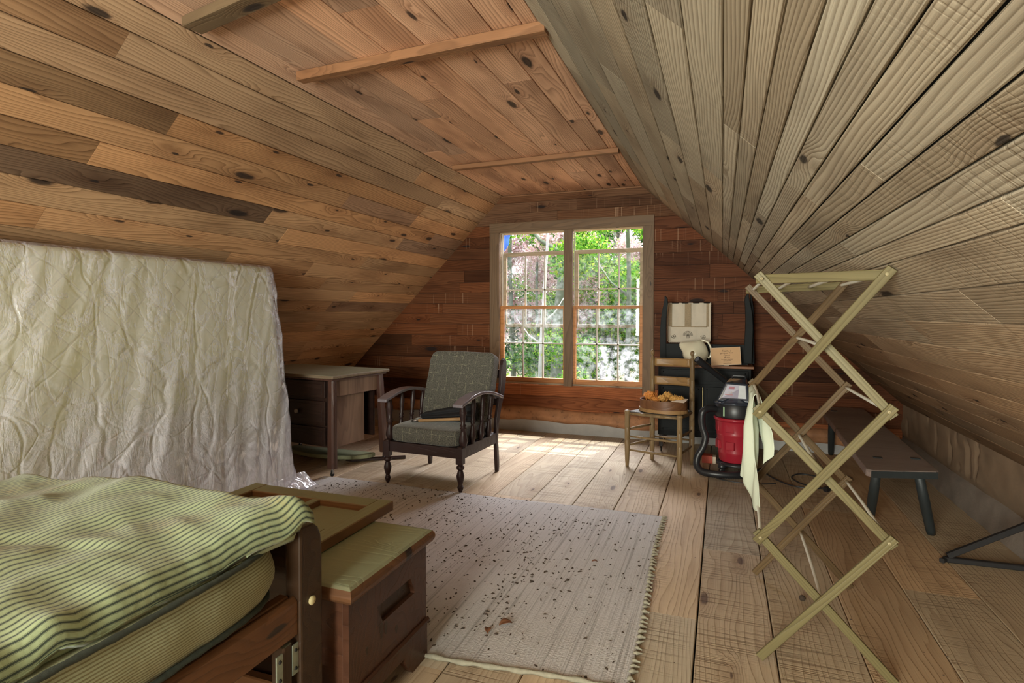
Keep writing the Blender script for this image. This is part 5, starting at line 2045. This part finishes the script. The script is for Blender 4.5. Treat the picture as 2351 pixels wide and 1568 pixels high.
def dirn(nodes):
    d = Vector(nodes['R1']) - Vector(nodes['L1']); d.z = 0
    n = Vector((d.y, -d.x, 0)).normalized()
    return n if n.y < 0 else -n


for nodes, mat, back in ((Fn, W_RACK, False), (Bn, W_RACKB, True)):
    nrm = dirn(nodes)
    # the '/' laths lie nearest the viewer, the '\' laths behind them
    for k in range(3):
        for a, b_, off in (('R%d' % (k + 1), 'L%d' % k, .007), ('L%d' % (k + 1), 'R%d' % k, -.007)):
            pa, pb = Vector(nodes[a]), Vector(nodes[b_])
            d = (pb - pa).normalized()
            ea = .022
            eb = .022 if k > 0 else .0
            s_ = stick('lath', pa - d * ea + nrm * off, pb + d * eb + nrm * off, .028, .0125, nrm, mat, rk, .0015)
    # top bar
    pa, pb = Vector(nodes['L3']), Vector(nodes['R3'])
    d = (pb - pa).normalized()
    stick('top_bar', pa - d * .020 - nrm * .021, pb + d * .012 - nrm * .021, .030, .0125, nrm, W_RACK, rk, .0015)
    if not back:
        for k in range(4):
            for a in ('L', 'R'):
                if k == 0: continue
                p = Vector(nodes['%s%d' % (a, k)]) + nrm * .0135
                m = MB(); m.lathe([(.001, -.001), (.0055, -.0005), (.0050, .002), (.001, .003)], 10, p, nrm, cap=False)
                m.build('rivet', M_RIVET, rk, world=True)


def dowel(a, b_, sag=0.0, label=None):
    a, b_ = Vector(a), Vector(b_)
    side = Vector((1, 0, .3)).normalized()
    pts = [a.lerp(b_, t / 10) + side * sag * math.sin(PI * t / 10) for t in range(11)]
    m = MB(); m.tube(pts, .0058, 10)
    m.build('dowel', M_DOWEL, rk, world=True, label=label)


for s_ in ('L1', 'L2', 'R1', 'R2'):
    dowel(Fn[s_], Bn[s_], .004 if s_ != 'R2' else 0)
for k in range(3):
    def mid(N_):
        a, b_ = Vector(N_['R%d' % (k + 1)]), Vector(N_['L%d' % k])
        c, d = Vector(N_['L%d' % (k + 1)]), Vector(N_['R%d' % k])
        return (a + b_ + c + d) / 4
    dowel(mid(Fn), mid(Bn), .003)
for t in (.03, .33, .66, .97):
    a = Vector(Fn['L3']).lerp(Vector(Fn['R3']), t); b_ = Vector(Bn['L3']).lerp(Vector(Bn['R3']), t)
    a.y += .024; b_.y += .006
    dowel(a, b_)

# pale cloth hung over the left upper dowel
M_CLOTH = plain('pale_green_white_cloth', (.50, .54, .43), .85, var=.05, scale=8, bump=.25, bscale=120)
clp = thing('hanging_cloth', 'limp pale greenish-white cloth draped over a dowel of the drying rack', 'cloth', (.14, 2.55, .87))
m = MB()
NU, NV = 60, 90


def cloth(u, v):
    """u along the dowel, v from the left hem up over the dowel and down to the right hem"""
    zt = .882
    ll = .455 - .05 * math.sin(u * 3) + .03 * math.sin(u * 11)
    lr = .27 - .17 * abs(u - .15) + .02 * math.sin(u * 9)
    s = v * (ll + lr) - ll
    y = 2.42 + (.33) * u * (1 if s < 0 else .95)
    gather = 1 - .30 * min(1, abs(s) / .3) * 0
    if abs(s) < .016:
        a = s / .016 * PI / 2
        x = .129 + .010 * math.sin(a); z = zt - .010 * (1 - math.cos(a))
    else:
        d = abs(s) - .016
        sg = -1 if s < 0 else 1
        fold = (.022 * math.sin(u * 10 + d * 5 + sg) + .010 * math.sin(u * 23 + 2)) * min(1, d * 7) + .012 * noise.noise(Vector((u * 4, d * 6, sg)))
        if sg < 0: x = .129 - .011 - .012 * min(1, d * 4) + fold + .035 * max(0, d - .10)
        else: x = .129 + .011 + .030 * min(1, d * 5) + fold * .8
        z = zt - .010 - d
        y += .018 * math.sin(d * 11 + u * 5) * min(1, d * 5)
    return (x, y, z)


m.grid(NU, NV, cloth)
o = m.build('cloth_sheet', M_CLOTH, clp, world=True)
mo = o.modifiers.new('thick', 'SOLIDIFY'); mo.thickness = .002
m = MB()
e = [cloth(i / 60, 0) for i in range(61)]
m.tube(e, .0025, 6); m.build('hem', M_CLOTH, clp, world=True)

# ------------------------------------------------------------------ plank bench
W_BENCH = wood('bench_plank_wood', tint=(.28, .22, .20), rings=16, knots=.2, rough=.42, coat=.15, patch=.5, dust=.25, dustcol=(.30, .27, .22))
M_BLEG = plain('blue_black_paint', (.022, .028, .030), .5, var=.25, scale=10, wear=((.06, .06, .055), .3))
bn = thing('bench', 'long worn plank bench with blue-black splayed legs under the right slope', 'bench', (.90, 4.45, 0))
m = MB()
m.prism([(.712, 3.300), (1.005, 3.385), (1.022, 3.41), (1.10, 5.42), (.77, 5.42), (.688, 3.33)], .372, .410, 'z')
o = m.build('seat_plank', W_BENCH, bn, world=True, bevel=.006)
W_B2 = None
m = MB(); m.add([(.706, 3.2985, .3735), (1.012, 3.3865, .3735), (1.012, 3.3865, .4065), (.706, 3.2985, .4065), (.706, 3.2955, .3735), (1.012, 3.3835, .3735), (1.012, 3.3835, .4065), (.706, 3.2955, .4065)],
                [(0, 1, 2, 3), (7, 6, 5, 4), (0, 4, 5, 1), (1, 5, 6, 2), (2, 6, 7, 3), (3, 7, 4, 0)])
m.build('painted_end', M_BLEG, bn, world=True, label='blue-black painted end grain')
for (fx, fy), (tx, ty) in (((.800, 3.765), (.775, 3.50)), ((1.072, 3.672), (.965, 3.52)), ((.872, 5.46), (.84, 5.25)), ((1.16, 5.40), (1.02, 5.22))):
    d = Vector((tx - fx, ty - fy, .372))
    m = MB(); m.lathe([(.020, .004), (.023, .03), (.026, d.length * .5), (.022, d.length)], 10, (fx, fy, 0), d)
    m.build('leg', M_BLEG, bn, world=True)
for (x, y) in ((.800, 3.60), (.985, 3.645), (.85, 5.2)):
    m = MB(); m.box((x - .022, y - .016, .408), (x + .022, y + .014, .415), None); m.build('leg_tenon', M_BLEG, bn, world=True, bevel=.004)

# ------------------------------------------------------------------ black angled leg frame
fr = thing('angled_frame', 'black square-tube floor frame with a diagonal brace, at the right edge of the view', 'stand', (1.2, 3.29, 0))
M_IRON = plain('black_iron', (.016, .015, .016), .5, var=.3, scale=30)
stick('floor_bar', (1.012, 3.285, .014), (1.365, 3.297, .014), .026, .024, (0, 0, 1), M_IRON, fr, .003)
stick('diagonal_bar', (1.026, 3.287, .030), (1.365, 3.297, .235), .026, .024, (0, 1, 0), M_IRON, fr, .003)
stick('upright_bar', (1.352, 3.297, .027), (1.352, 3.297, .24), .022, .022, (0, 1, 0), M_IRON, fr, .003)
stick('foot_bar', (1.040, 3.31, .013), (.995, 3.26, .013), .022, .020, (0, 0, 1), M_IRON, fr, .003)

# cords looping over the floor behind the rack


def cord(name, pts, r, label, parent=None):
    P = [Vector(p) for p in pts]
    out = []
    n = 18 * len(P)
    for i in range(n):
        t = i / (n - 1) * (len(P) - 1)
        k = min(int(t), len(P) - 2); f = t - k
        p0, p1, p2, p3 = P[max(k - 1, 0)], P[k], P[k + 1], P[min(k + 2, len(P) - 1)]
        out.append(.5 * ((2 * p1) + (-p0 + p2) * f + (2 * p0 - 5 * p1 + 4 * p2 - p3) * f * f + (-p0 + 3 * p1 - 3 * p2 + p3) * f ** 3))
    m = MB(); m.tube(out, r, 7)
    o = m.build(name, M_BPL)
    tag(o, label, 'cord')
    return o


z = .0055
c1 = cord('power_cord', [(.30, 4.66, z), (.36, 4.50, z), (.46, 4.36, z), (.60, 4.34, z), (.72, 4.45, z), (.70, 4.62, z), (.56, 4.70, z), (.48, 4.58, z), (.54, 4.42, z), (.70, 4.36, z), (.80, 4.50, z)], .005,
          'black power cord lying in loops on the floor between vacuum and bench')
m = MB(); m.lathe([(.010, 0), (.014, .008), (.013, .03), (.006, .042)], 10, (.80, 4.50, .014), Vector((.4, 1, 0))); m.build('plug', M_BPL, c1)
c2 = cord('curved_wire', [(-.03, 4.36, .004), (.06, 4.325, .004), (.16, 4.315, .004), (.26, 4.33, .004), (.36, 4.38, .004)], .0035, 'thin dark wire curving on the floor in front of the vacuum')
sp_ = stick('spacer_tool', (.655, 4.30, .016), (.70, 4.345, .016), .03, .03, (0, 0, 1), M_IRON, None, .004)
sp_.name = 'iron_weight'
tag(sp_, 'small black iron block on the floor behind the drying rack', 'block')

# ------------------------------------------------------------------ outdoors beyond the window
def leafmat(name, cols, trans=.5):
    m = bpy.data.materials.new(name); m.use_nodes = True
    nt = m.node_tree; nt.nodes.clear()
    out = nd(nt, 'ShaderNodeOutputMaterial')
    at = nd(nt, 'ShaderNodeAttribute'); at.attribute_name = 'tone'
    rp = nd(nt, 'ShaderNodeValToRGB')
    els = rp.color_ramp.elements
    els[0].color = (*cols[0], 1); els[0].position = 0
    els[1].color = (*cols[-1], 1); els[1].position = 1
    for i, c in enumerate(cols[1:-1]):
        e = els.new((i + 1) / (len(cols) - 1)); e.color = (*c, 1)
    nt.links.new(at.outputs['Fac'], rp.inputs[0])
    d = nd(nt, 'ShaderNodeBsdfDiffuse'); t = nd(nt, 'ShaderNodeBsdfTranslucent'); mx = nd(nt, 'ShaderNodeMixShader')
    mx.inputs[0].default_value = trans
    nt.links.new(rp.outputs[0], d.inputs[0]); nt.links.new(rp.outputs[0], t.inputs[0])
    nt.links.new(d.outputs[0], mx.inputs[1]); nt.links.new(t.outputs[0], mx.inputs[2]); nt.links.new(mx.outputs[0], out.inputs[0])
    return m


L_GREEN = leafmat('summer_leaves', [(.03, .10, .015), (.09, .26, .03), (.20, .42, .05), (.40, .48, .07)])
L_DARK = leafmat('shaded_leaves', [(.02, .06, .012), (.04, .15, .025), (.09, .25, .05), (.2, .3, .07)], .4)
L_PINK = leafmat('pale_pink_leaves', [(.42, .27, .26), (.62, .45, .45), (.72, .60, .62), (.22, .30, .08)])
M_BARK = plain('grey_green_bark', (.10, .13, .085), .9, var=.4, scale=6, bump=.6)
M_BARKP = plain('pale_birch_bark', (.50, .50, .46), .8, var=.3, scale=9, bump=.3)
M_EARTH = plain('leaf_litter_ground', (.34, .27, .17), .95, var=.5, scale=3, bump=.5)


def leaves(name, mat, parent, clumps, n, size, rng):
    """n small folded leaves gathered in clumps (centre, radius xyz)"""
    w = np.array([c[3] * c[4] * c[5] for c in clumps]) ** .7
    idx = rng.choice(len(clumps), n, p=w / w.sum())
    c = np.array(clumps)[idx]
    d = rng.normal(size=(n, 3)); d /= np.linalg.norm(d, axis=1)[:, None]
    rad = rng.random((n, 1)) ** .45
    P = c[:, :3] + d * rad * c[:, 3:6]
    a = rng.normal(size=(n, 3)); a /= np.linalg.norm(a, axis=1)[:, None]
    b_ = np.cross(a, rng.normal(size=(n, 3))); b_ /= np.linalg.norm(b_, axis=1)[:, None]
    s = size * .62 * (.6 + .9 * rng.random((n, 1)))
    V = np.stack([P - a * s, P + b_ * s * .5, P + a * s, P - b_ * s * .5], 1).reshape(-1, 3)
    me = bpy.data.meshes.new(name)
    me.vertices.add(4 * n); me.vertices.foreach_set('co', V.ravel())
    me.loops.add(4 * n); me.loops.foreach_set('vertex_index', np.arange(4 * n))
    me.polygons.add(n); me.polygons.foreach_set('loop_start', np.arange(0, 4 * n, 4)); me.polygons.foreach_set('loop_total', np.full(n, 4))
    at = me.attributes.new('tone', 'FLOAT', 'POINT')
    at.data.foreach_set('value', np.repeat(rng.random(n), 4))
    me.materials.append(mat)
    me.update(); me.validate()
    o = bpy.data.objects.new(name, me)
    link(o, parent)
    return o


GZ = -3.0
m = MB()
m.grid(50, 40, lambda u, v: (-30 + 50 * u, 5.9 + 34 * v, GZ + 1.0 * v ** 2 * 3 + .4 * noise.noise(Vector((u * 6, v * 6, 0)))))
o = m.build('ground', M_EARTH); o['kind'] = 'structure'


def tree(label, x, y, trunk, r0, bark, leafm, clumps, n, size, seed, lean=0.0, limbs=()):
    rng = np.random.default_rng(seed)
    n = int(n * 1.9)
    t = thing('tree', label, 'tree', (x, y, GZ), 0, 'woodland trees beyond the window')
    H = trunk
    pts = [(lean * (z / H) * H * .1 + .06 * math.sin(z * .9 + seed), .05 * math.sin(z * .7 + seed * 2), z) for z in np.linspace(0, H, 16)]
    m = MB(); m.tube(pts, [r0 * (1 - .6 * i / 15) for i in range(16)], 10)
    m.build('trunk', bark, t)
    for (h, dx, dz, dy) in limbs:
        k = min(15, int(h / H * 15)); p = Vector(pts[k])
        m = MB(); m.tube([p, p + Vector((dx * .5, dy * .5, dz * .35)), p + Vector((dx, dy, dz))], [r0 * .4, r0 * .25, r0 * .1], 7); m.build('branch', bark, t)
    o = leaves('foliage', leafm, t, [tuple(c) for c in clumps], n, size, rng)
    return t


rg = random.Random(21)


def cl(n, x0, x1, y0, y1, z0, z1, r0, r1):
    return [(rg.uniform(x0, x1), rg.uniform(y0, y1), rg.uniform(z0, z1), rg.uniform(r0, r1), rg.uniform(r0, r1), rg.uniform(r0, r1) * .7) for _ in range(n)]


tree('tree with the thick grey-green trunk leaning left in the left window', -3.45, 11.6, 9.0, .16, M_BARK, L_GREEN, cl(9, -1.4, .2, -1, 1, 5.0, 7.5, .35, .8), 2600, .055, 1, .75,
     [(4.9, .9, .45, .2), (5.6, -1.2, 1.0, .3), (6.2, 1.2, .9, .2)])
tree('slender pale-barked tree seen through the left lower sash', -3.22, 10.4, 6.0, .055, M_BARKP, L_GREEN, cl(8, -1.0, .9, -.8, .8, 2.0, 3.7, .3, .6), 3800, .05, 2, .1, [(3.6, -.5, .5, 0), (4.1, .5, .6, 0)])
tree('bright green maple filling the top of the right window', -1.55, 10.8, 7.5, .07, M_BARK, L_GREEN, cl(12, -1.2, 1.4, -1, 1, 5.1, 7.0, .3, .7), 7500, .06, 3, -.3, [(4.4, .7, .8, .1), (4.9, -.7, .8, .1)])
tree('dark-trunked tree at the centre of the right window', -2.62, 13.5, 8.0, .07, M_BARK, L_DARK, cl(12, -1.8, 1.4, -1, 1, 3.0, 6.2, .35, .8), 6500, .06, 4, -.2, [(4.3, .9, .9, .1), (4.6, -.8, 1.0, .1)])
tree('thin forked tree right of the dark-trunked one', -2.0, 14.5, 7.0, .06, M_BARK, L_GREEN, cl(12, -1.6, 1.6, -1, 1, 2.4, 5.6, .3, .8), 6500, .06, 5, .25, [(4.0, .8, 1.2, 0), (4.4, -.6, 1.2, 0)])
tree('tall tree furthest left with yellowing leaves', -5.2, 14.0, 8.0, .09, M_BARK, L_GREEN, cl(14, -1.6, 1.6, -1, 1, 2.6, 6.2, .35, .8), 7500, .06, 6, .1, [(4.2, 1.0, .7, 0), (4.8, -.9, .8, 0)])
tree('low dense bright green sapling at the bottom of the left window', -2.95, 9.3, 3.2, .03, M_BARK, L_GREEN, cl(14, -1.1, 1.0, -.6, .6, 1.5, 3.05, .25, .55), 7500, .045, 7, 0, [(2.2, .5, .5, 0)])
tree('low dense dark green sapling at the bottom of the right window', -1.6, 9.8, 3.4, .03, M_BARK, L_DARK, cl(13, -.9, 1.2, -.6, .6, 1.4, 3.1, .25, .55), 6500, .045, 8, 0, [(2.4, -.5, .5, 0)])
tree('pinkish pale tree behind the right window', -3.1, 17.5, 9.0, .10, M_BARK, L_PINK, cl(20, -2.6, 3.2, -1, 1, 3.4, 6.9, .5, 1.0), 15000, .085, 9, .1, [(4.6, 1.4, 1.2, 0), (4.6, -1.4, 1.2, 0)])
tree('pinkish pale tree behind the left window', -5.8, 18.5, 9.0, .11, M_BARK, L_PINK, cl(20, -2.2, 2.2, -1, 1, 3.4, 6.9, .5, 1.0), 14000, .085, 10, -.1, [(4.4, 1.4, 1.2, 0), (4.8, -1.4, 1.2, 0)])
tree('dark far tree lowest behind all the others', -4.5, 21.0, 7.0, .12, M_BARK, L_DARK, cl(26, -4.5, 5.0, -1, 1, 1.6, 4.6, .6, 1.1), 14000, .09, 11, 0, [(3.4, 1.8, .8, 0)])

tree('light green leaning tree at the right edge of the right window', -1.35, 12.4, 8.0, .06, M_BARK, L_GREEN, cl(16, -1.0, 1.0, -.8, .8, 2.4, 6.2, .35, .75), 9000, .06, 12, -.1, [(4.0, -.6, 1.0, 0), (4.6, .6, .9, 0)])

tree('blossoming pale pink tree in the middle of the left window', -4.0, 12.6, 7.0, .05, M_BARK, L_PINK, cl(22, -1.5, 1.3, -.8, .8, 4.0, 6.4, .2, .5), 5200, .06, 13, .1, [(3.8, .7, 1.2, 0), (4.2, -.7, 1.1, 0)])
tree('blossoming pale pink tree in the middle of the right window', -2.25, 12.9, 7.0, .05, M_BARK, L_PINK, cl(20, -1.1, 1.2, -.8, .8, 3.9, 6.0, .2, .5), 4800, .06, 14, -.1, [(3.8, .7, 1.2, 0), (4.2, -.7, 1.1, 0)])

# blue tarp edge hanging outside the top left of the left window
m = MB()
m.grid(16, 14, lambda u, v: (-3.95 + .80 * u * (1 - .45 * v) + .02 * math.sin(v * 20), 9.0 + .05 * math.sin(u * 14), 2.95 - .85 * v))
o = m.build('tarp', plain('blue_tarp', (.04, .16, .70), .4, var=.3, scale=5))
mo = o.modifiers.new('thick', 'SOLIDIFY'); mo.thickness = .01
tag(o, 'bright blue tarpaulin hanging outdoors in the top left corner of the left window', 'tarp')
m = MB(); m.tube([(-5.2, 9.0, 3.03), (-4.3, 9.0, 3.0), (-3.0, 9.0, 2.97), (-1.55, 9.9, 3.0), (-1.55, 10.75, 3.05)], .008, 6); m.build('tarp_rope', M_BARKP, o)
